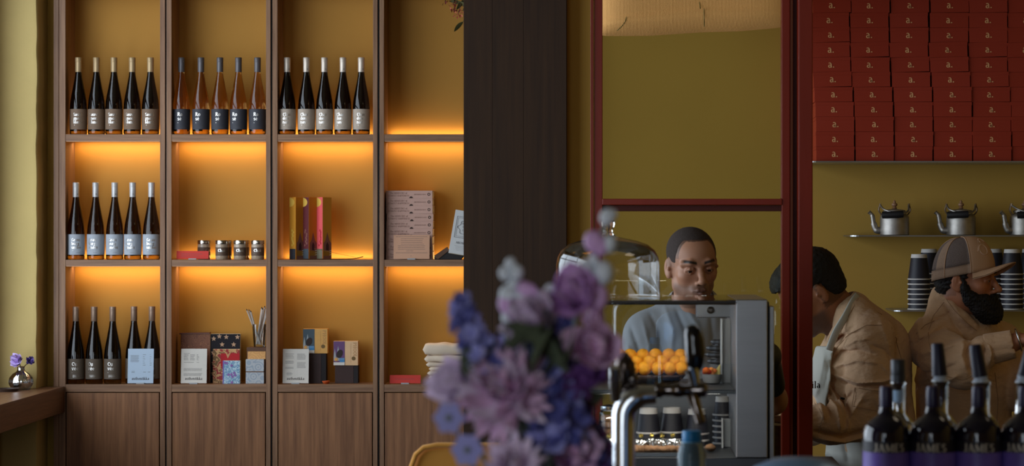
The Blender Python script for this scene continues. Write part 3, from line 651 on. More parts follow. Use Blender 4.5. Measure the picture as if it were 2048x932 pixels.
mb.obj('publisher_mark', _mc['dark_print'], cv)
for i in range(9):
    o = bk if i == 0 else dup(bk)
    o.location = (U(818.5+[0, .4, -.3, .2, .8, 1.4, .3, .2, 0][i], 9.64), 9.638, SH[1][0]+.0003+i*bhh*1.004); o.rotation_euler = (0, 0, R([0, .6, -.4, .3, 1, 1.6, -.5, .3, 0][i]))
    o['label'] = 'pink-brown hardback, '+(['bottom of the stack of nine', 'second up in the stack of nine', 'third up in the stack of nine', 'fourth up in the stack of nine', 'fifth up in the stack of nine', 'sixth up in the stack of nine', 'seventh up in the stack of nine', 'eighth up in the stack of nine', 'topmost of the stack of nine'][i]); o['group'] = 'hardbacks stacked on the middle shelf'
# display book on a dark stand
t = thing('book_stand', 'dark slanted wooden book stand right of the stacked books', 'book stand', (0, 0, 0))
Y = 9.63; z0 = SH[1][0]+.0003
A = [(U(869, Y), z0), (U(921, Y), z0), (U(932, Y), z0+.026), (U(899, Y), z0+.030), (U(893, Y), z0+.053), (U(868, Y), z0+.010)]
MB().prism(A, Y, Y+.06).obj('wedge', mat('black_stand', s(30, 26, 26), .6), t, bevel=.0008)
A = [(U(871, Y), z0+.008), (U(876, Y), z0+.001), (U(899.5, Y), z0+.041), (U(893, Y), z0+.053), (U(868.5, Y), z0+.017)]
MB().prism(A, Y-.004, Y-.0005).obj('end_block', mat('brown_stand', s(92, 64, 46), .6), t, bevel=.0005)
t = thing('book', 'pale blue-white book with ornate frame leaning on dark stand', 'book', (U(897, 9.615), 9.612, z0+.030), (R(-7), R(9), 0))
MB().box(0, .14, 0, .022, 0, .188).obj('cover', mat('pale_cover', s(206, 206, 204), .55, var=.04, vscale=40), t, bevel=.0008)
MB().box(.001, .138, .003, .019, -.001, .1885).obj('pages', PAGES, t)
mb = MB()
def ring(mb, x0, x1, z0_, z1, w_, y=-.0006):
    mb.box(x0, x1, y, y+.0003, z0_, z0_+w_); mb.box(x0, x1, y, y+.0003, z1-w_, z1); mb.box(x0, x0+w_, y, y+.0003, z0_, z1); mb.box(x1-w_, x1, y, y+.0003, z0_, z1)
ring(mb, .012, .128, .07, .162, .0016); ring(mb, .018, .122, .076, .156, .0010)
n = 40
def lob(i, k=1.0): a = 2*PI*i/n; r_ = (.040+.004*math.cos(8*a))*k; return (.07+r_*1.15*math.cos(a), -.0007, .116+r_*.85*math.sin(a))
mb.add([lob(i) for i in range(n)]+[lob(i, .95) for i in range(n)], [(i, (i+1) % n, n+(i+1) % n, n+i) for i in range(n)])
for zz, tx in ((.133, 'THE MINISTRY'), (.119, 'OF UTMOST'), (.105, 'HAPPINESS')): text_mb([tx], .0105, align='c', mb=mb, warp=lambda X, Z, zz=zz: (X+.07, -.0007, Z+zz-.004))
text_mb(['ARUNDHATI ROY'], .012, align='c', mb=mb, warp=lambda X, Z: (X+.07, -.0007, Z+.045))
for i in range(4): mb.box(.02+.004*i, .12-.004*i, -.0006, -.0003, .034-.006*i, .0345-.006*i)
mb.obj('cover_print', mat('cover_ink', s(92, 92, 98), .7), t)
# ---------------------------------------------------------------- bottom shelf of second bay
zb = SH[0][0]+.0003
def bookthing(name, label, px0, px1, py0, Y, dep, m, lean=3, cat='notebook', spine=None, prints=None):
    w_ = U(px1, Y)-U(px0, Y); h = (768.5-py0)*Y/F
    t = thing(name, label, cat, (U((px0+px1)/2, Y), Y, zb), (R(-lean), 0, 0))
    MB().box(-w_/2, w_/2, 0, dep, .0, h).obj('cover', m, t, bevel=.001)
    MB().box(-w_/2+.001, w_/2+.0006, .0015, dep-.0015, -.0001+.001, h+.0006).obj('pages', PAGES, t)
    if spine: MB().box(-w_/2-.0005, -w_/2+.004, -.0006, dep+.0004, .0, h+.0001).obj('spine', spine, t)
    return t, w_, h
PAT_BR = pattern('brown_batik', s(112, 62, 38), s(128, 74, 46), s(150, 98, 60), 90)
PAT_RED = pattern('red_floral', s(150, 34, 30), s(196, 152, 98), s(120, 84, 40), 34, 'noise')
PAT_BLU = pattern('blue_floral', s(110, 150, 178), s(186, 208, 216), s(96, 132, 172), 75, 'noise')
PAT_IND = pattern('indigo_block_print', s(176, 182, 186), s(70, 66, 120), s(150, 164, 176), 28)
PAT_ORG = pattern('orange_block_print', s(204, 150, 88), s(60, 50, 44), s(224, 170, 100), 32)
t, w_, h = bookthing('notebook', 'brown speckled tall notebook behind the cream card', 361, 420, 671, 9.70, .03, PAT_BR, 1)
MB().box(-w_/2-.001, w_/2+.002, -.004, .032, h, h+.006).obj('wooden_cap', mat('reddish_wood', s(104, 58, 42), .5), t, rot=(0, R(-1), 0))
t, w_, h = bookthing('notebook', 'black notebook with beige star flowers behind red one', 421, 480, 671, 9.705, .025, mat('black_cloth', s(26, 24, 30), .8), 1)
mb = MB(); mc = MB()
for sx_, sz_ in ((-.026, .20), (.004, .197), (.052, .197), (-.014, .165), (.036, .165), (-.05, .19), (-.052, .13), (-.02, .13), (-.05, .085), (-.052, .04)):
    pts = []
    for i in range(10): a = PI/2+PI*i/5; r_ = .0115 if i % 2 == 0 else .0052; pts.append((sx_+r_*math.cos(a), -.0008, sz_+r_*math.sin(a)))
    if abs(sx_) < w_/2-.008 and sz_ < h-.008: mb.add(pts, [tuple(range(10))])
mb.obj('flower_print', mat('beige_print', s(186, 150, 120), .8), t)
t, w_, h = bookthing('notebook', 'red and tan floral notebook behind the small blue one', 425.5, 479, 700.5, 9.675, .02, PAT_RED, 2)
MB().box(-w_/2+.034, w_/2, -.0008, -.0002, h-.075, h-.018).obj('red_panel', mat('crimson_cloth', s(176, 30, 36), .7), t)
mb = MB()
for k in range(3): mb.prism([(-w_/2+.052+.004*k, h-.006-.002*k), (-w_/2+.064-.001*k, h-.040+.006*k), (-w_/2+.082-.004*k, h-.006-.002*k), (-w_/2+.064, h-.024)], -.0014-.0002*k, -.0010)
mb.obj('leaf_print', mat('gold_leaf_print', s(196, 150, 104), .7), t)
t, w_, h = bookthing('notebook', 'small pale blue notebook with mauve flowers in front', 445.5, 480, 722.5, 9.645, .015, PAT_BLU, 3)
mb = MB()
for fx_, fz in ((.0, .078), (.0, .040), (-.012, .038), (.012, .046), (.004, .030), (.002, .006), (-.02, .088), (-.028, .09), (.016, .036)):
    mb.prism([(fx_+(.0055+.0018*math.cos(5*a))*math.cos(a), fz+(.0055+.0018*math.cos(5*a))*math.sin(a)) for a in [2*PI*i/20 for i in range(20)]], -.0009, -.0003)
mb.obj('flower_print', mat('mauve_print', s(140, 100, 164), .7), t)
MB().box(-w_/2-.0005, -w_/2+.004, -.0008, .015, .0, h).obj('spine', mat('lilac_spine', s(120, 110, 176), .7), t)
# patterned organiser with tumbler
Y = 9.68; xa, xb = U(493.5, Y), U(531.5, Y); hh = (768.5-697)*Y/F
t = thing('desk_organiser', 'brown wooden organiser box in the second bookcase corner', 'organiser', (0, 0, 0))
MB().box(xa, xb, Y+.004, Y+.075, zb, zb+hh).obj('box', mat('brown_box', s(92, 62, 44), .6), t, bevel=.001)
MB().box(xa, xb, Y, Y+.0035, zb+hh-.016, zb+hh).obj('front_lip', _mc['brown_box'], t)
MB().box(xa+.004, xb-.001, Y-.001, Y+.003, zb+.104, zb+hh-.017).obj('orange_panel', PAT_ORG, t)
for i, (a, b, lab) in enumerate(((0, .048, 'lower'), (.052, .104, 'upper'))):
    q = MB().box(xa-.0005, xb-.004, Y-.024, Y-.0015, zb+a, zb+b).obj('patterned_notebook', PAT_IND, bevel=.001)
    q['label'] = f'small indigo block-printed notebook before the wooden organiser, {lab} of two'; q['category'] = 'notebook'; q['group'] = 'indigo notebooks'
q = MB().box(xa, xb-.006, Y-.022, Y-.002, zb+.0482, zb+.0518).obj('brown_slip', mat('brown_slip', s(120, 84, 60), .7)); q['label'] = 'thin brown slip between the two indigo notebooks'; q['category'] = 'paper'
t = thing('tumbler', 'clear glass tumbler on the wooden organiser holding sticks', 'glass', (U(516, Y), Y+.035, zb+hh+.0003))
MB().lathe([(.0225, 0), (.0235, .002), (.031, .098), (.0295, .0985), (.0222, .008), (.0001, .008)], 24, caps=False).obj('glass_wall', GLASS, t, smooth=True)
STK = mat('silver_sticks', s(176, 168, 160), .5, var=.15, vscale=60)
for i, (bx_, by_, tx_, ty_, L_) in enumerate([(2, 4, -26, -2, 78), (4, -4, -22, 3, 77), (0, 0, -17, -6, 75), (-6, 0, 5, 2, 82), (-8, 3, 8, -4, 80), (-4, 5, 11, 3, 84), (0, 6, 15, 0, 81), (-2, 2, 18, -5, 76), (2, 0, 13, 6, 79)]):
    k_ = .00212; v0 = Vector((bx_*k_*.8, by_*k_*.6, .012)); v1 = Vector((tx_*k_, ty_*k_, L_*k_))
    st = thing('pencil', 'x', 'pencil', P(516, 0, Y+.035), (0, 0, 0)); st.location = (U(516, Y), Y+.035, zb+hh)
    v1e = v1-(v1-v0).normalized()*.008
    MB().tube([v0, v1e], .0034, 6).obj('barrel', STK, st); MB().tube([v1e, v1], [.0034, .0006], 6).obj('tip', INKD, st)
    st['label'] = 'thin silver-grey pencil in the glass tumbler, '+['leftmost, leaning left', 'second of the left-leaning ones', 'third of the left-leaning ones', 'first of the upright ones', 'shorter upright one', 'tallest, upright', 'leaning right, second from right', 'farthest right', 'between the tallest and the right-leaning'][i]; st['group'] = 'silver-grey pencils in the tumbler'
# ---------------------------------------------------------------- soap boxes on risers (third bay)
RIS = mat('dark_riser_wood', s(58, 36, 32), .55, var=.15, vscale=20, aniso=(1, 1, .1)); RISB = mat('black_riser_side', s(26, 18, 20), .6)
def riser(px0, px1, px2, py0, lab):
    Y = 9.68; t = thing('display_riser', lab, 'riser'); h = (768.5-py0)*Y/F
    MB().box(U(px0, Y), U(px1, Y), Y, Y+.05, zb, zb+h).obj('front_block', RIS, t, bevel=.0006)
    MB().box(U(px1, Y)+.0002, U(px2, Y), Y+.001, Y+.049, zb, zb+h).obj('side_block', RISB, t)
    return zb+h
z1 = riser(617, 642, 652, 709, 'tall dark wooden display riser beside the cream card')
z2 = riser(670, 707, 716, 733, 'short dark wooden display riser, right of the tall one')
def soapbox(px0, px1, pm, py0, py1, zbase, top, cl, cr, lab, swap):
    Y = 9.675; h = (py1-py0)*Y/F; t = thing('soap_box', lab, 'box', (U(px0, Y), Y, zbase+.0003)); w_ = U(px1, Y)-U(px0, Y); wm = U(pm, Y)-U(px0, Y)
    MB().box(0, w_, 0, .04, 0, h).obj('carton', cr, t, bevel=.0006)
    MB().box(.0003, wm, -.0008, -.0002, .0008, h-.0005).obj('picture_panel', cl, t)
    mb = MB()
    for k, (cx_, ww, hh_) in enumerate(((.006, .010, .062), (.020, .012, .074))):
        mb.prism([(cx_-ww/2, .02), (cx_-ww/2, hh_*.6), (cx_-ww*.3, hh_*.85), (cx_, hh_+.01), (cx_+ww*.3, hh_*.85), (cx_+ww/2, hh_*.6), (cx_+ww/2, .02)], -.0014, -.001)
    mb.obj('tower_print', mat('tower_print', s(160, 164, 164), .6), t)
    mb = MB(); mb.prism([(.026+.013*math.cos(a)+.004*math.sin(a), .050+.018*math.sin(a)) for a in [2*PI*i/20 for i in range(20)]], -.0020, -.0015); mb.obj('hair_print', mat('hair_print', s(52, 40, 38), .7), t)
    mb = MB(); mb.prism([(.011+(.011 if i % 2 == 0 else .005)*math.cos(PI*i/8), .026+(.011 if i % 2 == 0 else .005)*math.sin(PI*i/8)) for i in range(16)], -.0024, -.0021); mb.obj('star_print', mat('orange_star', s(220, 160, 84), .6), t)
    mb = MB(); mb.box(.027, wm-.0005, -.0022, -.0016, .014, .032); mb.obj('blue_print', mat('sea_print', s(70, 130, 176), .6), t)
    mb = MB(); mb.box(.0005, wm-.0005, -.0021, -.0015, .001, .0135)
    for i in range(5): mb.prism([(.028+i*.0038, .026), (.0299+i*.0038, .029), (.0317+i*.0038, .026), (.0299+i*.0038, .0275)], -.0026, -.0023)
    mb.obj('white_print', WHITEPAPER, t)
    mb = MB(); text_mb(['PHOOL'], .020, align='l', mb=mb, warp=lambda X, Z: (w_-.008+Z-.012, -.0004, h-.006-X)); mb.box(wm+(w_-wm)*.45, wm+(w_-wm)*.45+.0006, -.0005, -.0002, .01, h-.01)
    mb.obj('lettering', mat('box_ink', s(170, 124, 78), .6), t)
    mb = MB(); mb.prism([(w_-.019+.0085*math.cos(2*PI*i/18), .030+.0085*math.sin(2*PI*i/18)) for i in range(18)], -.0007, -.0002); mb.obj('round_mark', mat('round_mark', s(110, 84, 44) if swap else s(200, 160, 110), .6), t)
soapbox(606, 655, 629, 659, 708, z1, 0, mat('teal_print', s(70, 84, 92), .6), mat('gold_carton', s(214, 160, 84), .5, var=.05, vscale=40), 'yellow and teal illustrated soap box on the taller riser', True)
soapbox(667, 716, 689.5, 684, 732.5, z2, 0, mat('purple_print', s(104, 70, 112), .6), mat('cream_carton', s(218, 178, 134), .5, var=.05, vscale=40), 'cream and purple illustrated soap box on the shorter riser', False)
t = thing('tealight_bowl', 'tiny orange clay bowl between the two dark risers', 'bowl', (U(652, 9.635), 9.635, zb))
MB().lathe([(.008, 0), (.012, .002), (.017, .011), (.0165, .0125), (.011, .006), (.0001, .005)], 20, caps=False).obj('bowl_shell', mat('orange_clay', s(190, 84, 36), .5), t, smooth=True)
# ---------------------------------------------------------------- folded cloths
CL = mat('folded_cotton', s(226, 206, 182), .9, bump=.3, bscale=350, var=.03, vscale=12, sheen=.2)
tw = [(700, 728, 6), (688, 712, 9), (728, 741, 2), (738, 750, 5), (746, 757, 7), (753, 763, 4), (760, 769.2, 3)]
order = [(769, 760.5, 856), (761, 752.5, 857), (753, 744, 854), (745, 735, 857), (736, 726, 852), (727, 712, 848), (713, 688, 845)]
names7 = ['bottom', 'second', 'third', 'fourth', 'fifth', 'sixth', 'top']
for i, (py1, py0, px0) in enumerate(order):
    Y = 9.64; xa = U(px0, Y); xb = U(962, Y); z0 = V(py1, Y)+(zb-V(769, Y)); z1_ = V(py0, Y)+(zb-V(769, Y)); hgt = z1_-z0; nA = 26; rows = []
    ph = rs.uniform(0, 6)
    for k in range(nA+1):
        f = k/nA; x = xa+(xb-xa)*f; row = []
        e = min(1, (f/.06)) if f < .06 else 1; e = math.sqrt(max(0, 1-(1-e)**2)) if e < 1 else 1
        for j in range(16):
            a = 2*PI*j/16; cy_, cz_ = math.copysign(abs(math.cos(a))**.4, math.cos(a)), math.copysign(abs(math.sin(a))**.55, math.sin(a))
            wob = .0018*math.sin(x*45+ph+j*.4)+.0012*math.sin(x*90+ph*2)
            top_rise = (.018*(1-abs(f-.3)) if i == 6 and cz_ > 0 else 0)*0
            row.append((x, Y+.058+.055*cy_*(.9+.1*e)+.003*math.sin(x*30+ph), (z0+z1_)/2+(hgt/2*.97)*cz_*max(e, .15)+(wob if i < 6 or cz_ < 0 else wob*2)*(.6 if i else .0)))
        rows.append(row)
    mb = MB(); m_ = 16; mb.add([p for r_ in rows for p in r_], [(q*m_+k, q*m_+(k+1) % m_, (q+1)*m_+(k+1) % m_, (q+1)*m_+k) for q in range(nA) for k in range(m_)]+[tuple(range(m_))[::-1], tuple(nA*m_+k for k in range(m_))])
    # visible fold line on each layer
    o = mb.obj('folded_cloth', CL, smooth='all'); o['label'] = f'cream folded cotton cloth, {names7[i]} in the pile beside the pillar'; o['category'] = 'cloth'; o['group'] = 'folded cotton cloths on the bottom shelf'
# ---------------------------------------------------------------- flower spray high in the fourth bay
t = thing('ceramic_vase', 'dark ceramic vase standing above the fourth bookcase opening, mostly hidden', 'vase', (U(975, 9.67), 9.67, SH[3][0]))
MB().lathe([(.03, 0), (.05, .03), (.055, .09), (.03, .15), (.025, .19), (.028, .2)], 20).obj('vase_body', mat('dark_ceramic', s(70, 60, 50), .4), t, smooth=True)
t = thing('flower_spray', 'red and pink blossom spray hanging down beside the pillar top', 'flowers', (0, 0, 0))
base = Vector((U(975, 9.67), 9.60, SH[3][0]+.19))
LEAFG = mat('olive_leaf', s(92, 92, 56), .6); STEMG = mat('brown_stem', s(84, 66, 40), .7)
def leaf_mesh(L_, W_, bend=.2, n=6):
    vs = []; fs = []
    for i in range(n+1):
        f = i/n; w2 = W_/2*math.sin(PI*min(1, f*.92+.06))**.8; z = -bend*L_*f*f
        vs += [(f*L_, -w2, z+.12*w2), (f*L_, 0, z-.05*w2), (f*L_, w2, z+.12*w2)]
    for i in range(n):
        for k in range(2): fs.append((3*i+k, 3*i+3+k, 3*i+4+k, 3*i+1+k))
    return MB().add(vs, fs)
lm = leaf_mesh(.055, .022).mesh('leaf', LEAFG, 'all')
def aimM(pos, d, roll=0, sc=1.0):
    d = Vector(d).normalized(); q = d.to_track_quat('X', 'Z'); return Matrix.Translation(pos) @ q.to_matrix().to_4x4() @ Matrix.Rotation(roll, 4, 'X') @ Matrix.Scale(sc, 4)
PK = mat('pink_blossom', s(206, 104, 92), .6); DR = mat('dark_red_blossom', s(116, 36, 30), .6)
pm = leaf_mesh(.012, .009, .4, 3).mesh('petal', PK, 'all'); pm2 = leaf_mesh(.012, .009, .4, 3).mesh('petal', DR, 'all')
for (ex, ey, cnt, mm) in ((897, -2, 14, pm2), (906, 8, 16, pm), (908, 19, 12, pm2), (916, 28, 18, pm), (926, 22, 14, pm), (932, 12, 12, pm2), (890, 3, 8, pm2)):
    e = P(ex, ey, 9.55); MB().tube(spline([base, (base+e)/2+Vector((0, 0, .05)), e], 5), .0016, 6).obj('stem', STEMG, t)
    for k in range(cnt):
        d = Vector(rs.normal(size=3)); o = link('petal', mm, t); o.matrix_local = aimM(e+d.normalized()*.006+Vector(rs.normal(size=3))*.006, d, 0, rs.uniform(.7, 1.2))
for (ax, ay, bx_, by_) in ((926, 44, 913, 55), (924, 8, 908, 2), (930, 0, 912, 16), (938, 20, 925, 5)):
    a = P(ax, ay, 9.56); b = P(bx_, by_, 9.56); o = link('leaf', lm, t); o.matrix_local = aimM(a, b-a, .8, 1.0)
MB().tube(spline([base, P(945, 20, 9.56), P(926, 43, 9.56)], 5), .0014, 6).obj('stem', STEMG, t)
# ---------------------------------------------------------------- ochre chair
YC = 5.1
t = thing('upholstered_chair', 'ochre upholstered chair back low beside the flowers', 'chair', (U(987, YC), YC, 0))
OCH = mat('ochre_upholstery', s(222, 156, 66), .85, bump=.3, bscale=500, sheen=.3)
ztop = V(888, YC); w2 = .186
poly = [(-w2-.03, .70), (-w2+.002, ztop-.05), (-w2+.012, ztop-.022), (-w2+.03, ztop-.006), (-w2+.06, ztop), (w2-.06, ztop), (w2-.02, ztop-.01), (w2, ztop-.05), (w2+.03, .70)]
MB().prism(poly, -.02, .045).obj('backrest', OCH, t, bevel=.012, smooth=True)
MB().tube([(x*1.0, -.024, z) for x, z in poly], .006, 8).obj('piping', OCH, t, smooth=True)
MB().box(-.22, .22, -.02, .42, .62, .70).obj('seat', OCH, t, bevel=.02)
for sx in (-.19, .19):
    for sy in (.0, .38): MB().tube([(sx, sy, .62), (sx*1.08, sy, .0)], [.02, .013], 10).obj('leg', W_FR, t)
# ---------------------------------------------------------------- small ribbed vase with lilac flowers on the ledge
vz = thing('bud_vase', 'small ribbed clear glass vase on the window ledge', 'vase', (U(42, 9.4), 9.4, .9377))
k_ = .00209; mb = MB()
prof2 = [(.030, 0), (.036, .002), (.047, .020), (.050, .034), (.046, .050), (.034, .066), (.019, .076), (.0155, .082), (.0155, .094), (.0175, .097)]
seg = 48; vs = []
for r_, z in prof2:
    for k in range(seg):
        a = 2*PI*k/seg; rr_ = r_*(1+(.035 if .01 < z < .075 else 0)*math.cos(16*a)); vs.append((rr_*math.cos(a), rr_*math.sin(a), z))
mb.add(vs, [(i*seg+k, i*seg+(k+1) % seg, (i+1)*seg+(k+1) % seg, (i+1)*seg+k) for i in range(len(prof2)-1) for k in range(seg)]+[tuple(range(seg))[::-1]])
mb.obj('glass_body', thin_glass('ribbed_glass', (.86, .89, .9, 1), .3, .03), vz, smooth='all')
MB().lathe([(.029, .002), (.044, .018), (.0445, .026)], 24).obj('water', thin_glass('water_surface', (.80, .82, .72, 1), .12), vz, smooth=True)
LIL = mat('lilac_petal', s(200, 178, 226), .6, var=.08, vscale=60); VIO = mat('violet_petal', s(112, 92, 168), .6, var=.1, vscale=60)
lp = leaf_mesh(.034, .030, .35, 5); lpm = lp.mesh('petal', LIL, 'all'); lpm2 = leaf_mesh(.022, .015, .35, 4).mesh('petal', VIO, 'all')
def head_of(t, c, axis, mesh_, n, R_, spread=1.2, sc=1.0, jit=.25):
    axis = Vector(axis).normalized(); q = axis.to_track_quat('Z', 'Y')
    for k in range(n):
        f = (k+.5)/n; ph = k*2.39996; th = spread*math.sqrt(f)
        d = q @ Vector((math.sin(th)*math.cos(ph), math.sin(th)*math.sin(ph), math.cos(th)))
        rollz = 0
        o = link('petal', mesh_, t); M = Matrix.Translation(c+d*R_*.12)
        x = d+Vector(rs.normal(size=3))*jit*.4; x.normalize(); zz = (axis-x*axis.dot(x)); 
        if zz.length < .05: zz = Vector((1, 0, 0)).cross(x)
        zz.normalize(); zz = -zz; y = zz.cross(x)
        Rm = Matrix((x, y, zz)).transposed().to_4x4(); o.matrix_local = M @ Rm @ Matrix.Scale(sc*rs.uniform(.8, 1.1), 4)
lf = thing('lilac_flower', 'pale lilac ruffled flower leaning left in the small vase', 'flower', vz.location)
head_of(lf, Vector((-.008, -.01, .118)), (-.5, -.7, .45), lpm, 26, .03, 1.5, 1.0, .5)
MB().tube(spline([(0, 0, .01), (0, 0, .08), (-.006, -.006, .115)], 4), .002, 6).obj('stem', LEAFG, lf)
lf = thing('violet_flower', 'small violet flower leaning right in the small vase', 'flower', vz.location)
head_of(lf, Vector((.034, .0, .118)), (.7, -.5, .35), lpm2, 26, .02, 1.5, 1.0, .5)
MB().tube(spline([(0, 0, .01), (.004, 0, .08), (.034, .0, .116)], 4), .0018, 6).obj('stem', STEMG, lf)
t = thing('serving_tray', 'dark tray edge resting on the ledge at the far left', 'tray', (U(-4, 9.1)-.02, 9.3, .9377))
MB().lathe([(.045, 0), (.052, .012), (.05, .012), (.043, .003)], 24).obj('tray_dish', mat('dark_tray', s(60, 44, 36), .5), t, smooth=True)
# ================================================================ people: bodies grown from signed distance fields
class Field:
    def __init__(f, xs, ys, zs):
        f.x, f.y, f.z = [np.asarray(a, np.float32) for a in (xs, ys, zs)]
        f.d = np.full((len(xs), len(ys), len(zs)), .3, np.float32); f.M = Matrix.Identity(4)
    def pt(f, p): return np.array(f.M @ Vector(p))
    def region(f, lo, hi, m):
        sl = []
        for a, l, h in ((f.x, lo[0], hi[0]), (f.y, lo[1], hi[1]), (f.z, lo[2], hi[2])):
            sl.append(slice(int(np.searchsorted(a, l-m)), max(int(np.searchsorted(a, h+m)), int(np.searchsorted(a, l-m)))))
        X, Y, Z = np.meshgrid(f.x[sl[0]], f.y[sl[1]], f.z[sl[2]], indexing='ij', sparse=True)
        return tuple(sl), X, Y, Z
    def comb(f, sl, d, k, op):
        a = f.d[sl]
        if a.size == 0: return
        if op == 'sub': d = -d; a_, b_ = -a, -d; 
        if op == 'add':
            h = np.clip(.5+.5*(a-d)/k, 0, 1); f.d[sl] = a*(1-h)+d*h-k*h*(1-h)
        else:      # subtract: max(a, -d0) smooth ; here d already = -d0
            h = np.clip(.5+.5*(d-a)/k, 0, 1); f.d[sl] = a*(1-h)+d*h+k*h*(1-h)
    def cap(f, a, b, ra, rb, k=.01, op='add', flat=None):
        a = f.pt(a); b = f.pt(b); r = max(ra, rb)
        sl, X, Y, Z = f.region(np.minimum(a, b)-r, np.maximum(a, b)+r, k+.02)
        ba = b-a; L = float(ba @ ba) or 1e-9
        t = np.clip(((X-a[0])*ba[0]+(Y-a[1])*ba[1]+(Z-a[2])*ba[2])/L, 0, 1)
        d = np.sqrt((X-a[0]-t*ba[0])**2+(Y-a[1]-t*ba[1])**2+(Z-a[2]-t*ba[2])**2)-(ra+(rb-ra)*t)
        f.comb(sl, d.astype(np.float32), k, op)
    def chain(f, pts, rs_, k=.01, op='add'):
        for i in range(len(pts)-1): f.cap(pts[i], pts[i+1], rs_[i], rs_[i+1], k, op)
    def ell(f, c, r, k=.01, op='add', rot=None):
        cw = f.pt(c); Mr = f.M.to_3x3()
        if rot is not None: Mr = Mr @ rot
        A = np.array(Mr.inverted()); r = np.array(r); m = float(max(r))*1.02*max(f.M.to_scale())
        sl, X, Y, Z = f.region(cw-m, cw+m, k+.02)
        X = X-cw[0]; Y = Y-cw[1]; Z = Z-cw[2]
        u = A[0, 0]*X+A[0, 1]*Y+A[0, 2]*Z; v = A[1, 0]*X+A[1, 1]*Y+A[1, 2]*Z; w_ = A[2, 0]*X+A[2, 1]*Y+A[2, 2]*Z
        k0 = np.sqrt((u/r[0])**2+(v/r[1])**2+(w_/r[2])**2); k1 = np.sqrt((u/r[0]**2)**2+(v/r[1]**2)**2+(w_/r[2]**2)**2)+1e-9
        f.comb(sl, (k0*(k0-1)/k1).astype(np.float32), k, op)
    def keep(f, fn, k=.004):       # intersect with a half space / region given by distance function of x,y,z
        X, Y, Z = np.meshgrid(f.x, f.y, f.z, indexing='ij', sparse=True); d = fn(X, Y, Z)
        h = np.clip(.5+.5*(d-f.d)/k, 0, 1); f.d = (f.d*(1-h)+d*h+k*h*(1-h)).astype(np.float32)
    def fold(f, poly, Y0, wpx, amp, yr=None):
        """a cloth fold following a polyline given in photograph pixels at distance Y0; amp>0 raised, <0 sunk"""
        k = Y0/F; P2 = [(U(a, Y0), V(b, Y0)) for a, b in poly]; w_ = wpx*k
        lo = (min(p[0] for p in P2)-3*w_, f.y[0], min(p[1] for p in P2)-3*w_); hi = (max(p[0] for p in P2)+3*w_, f.y[-1], max(p[1] for p in P2)+3*w_)
        if yr: lo = (lo[0], yr[0], lo[2]); hi = (hi[0], yr[1], hi[2])
        sl, X, Y, Z = f.region(lo, hi, 0)
        best = None
        n = len(P2)-1
        for i in range(n):
            ax, az = P2[i]; bx, bz = P2[i+1]; L = (bx-ax)**2+(bz-az)**2+1e-12
            t = np.clip(((X-ax)*(bx-ax)+(Z-az)*(bz-az))/L, 0, 1); s_ = (i+t)/n
            d = np.sqrt((X-ax-t*(bx-ax))**2+(Z-az-t*(bz-az))**2)/w_
            g = np.exp(-1.3*np.sqrt(d*d+.16)+.52)*np.clip(np.sin(PI*(s_*.86+.07))*1.6, 0, 1)
            best = g if best is None else np.maximum(best, g)
        f.d[sl] -= (1.35*amp*best*np.ones_like(Y)).astype(np.float32)
    def ripple(f, amp, freq, seed=0, dirz=1.0):
        r_ = np.random.RandomState(seed); X, Y, Z = np.meshgrid(f.x, f.y, f.z, indexing='ij', sparse=True); acc = 0
        for i in range(5):
            v = r_.normal(size=3)*np.array([1, .6, dirz]); ph = r_.uniform(0, 6); q = freq*(1+.5*i)
            acc = acc+np.sin(q*(v[0]*X+v[1]*Y+v[2]*Z)+ph+1.3*np.sin(q*.6*(v[1]*X-v[0]*Z+.5*Y)+ph*2))/(1+.5*i)
        f.d -= (amp*acc*.5).astype(np.float32)
    def grain(f, amp, freq, seed=0, near=.02):
        r_ = np.random.RandomState(seed); X, Y, Z = np.meshgrid(f.x, f.y, f.z, indexing='ij', sparse=True); acc = 0
        for i in range(8):
            v = r_.normal(size=3); v /= np.linalg.norm(v); acc = acc+np.sin(freq*(1+.3*i)*(v[0]*X+v[1]*Y+v[2]*Z)+r_.uniform(0, 6))
        f.d -= (amp*acc*.35).astype(np.float32)
    def nets(f):
        d = f.d; s_ = d < 0; nx, ny, nz = d.shape
        c = np.zeros((nx-1, ny-1, nz-1), np.int8)
        for i in (0, 1):
            for j in (0, 1):
                for k in (0, 1): c += s_[i:nx-1+i, j:ny-1+j, k:nz-1+k]
        I, J, Kk = np.nonzero((c > 0) & (c < 8)); n = len(I); idx = -np.ones(c.shape, np.int64); idx[I, J, Kk] = np.arange(n)
        acc = np.zeros((n, 3)); cnt = np.zeros(n); ax = [f.x.astype(float), f.y.astype(float), f.z.astype(float)]
        for a in range(3):
            for o1 in (0, 1):
                for o2 in (0, 1):
                    off0 = [0, 0, 0]; oth = [q for q in range(3) if q != a]; off0[oth[0]] = o1; off0[oth[1]] = o2; off1 = list(off0); off1[a] = 1
                    d0 = d[I+off0[0], J+off0[1], Kk+off0[2]]; d1 = d[I+off1[0], J+off1[1], Kk+off1[2]]; m = (d0 < 0) != (d1 < 0)
                    t = np.where(m, d0/(d0-d1+1e-12), 0); ii = [I, J, Kk]
                    for q in range(3):
                        p0 = ax[q][ii[q]+off0[q]]; p1 = ax[q][ii[q]+off1[q]]; acc[:, q] += np.where(m, p0+(p1-p0)*t, 0)
                    cnt += m
        v = acc/cnt[:, None]; faces = []
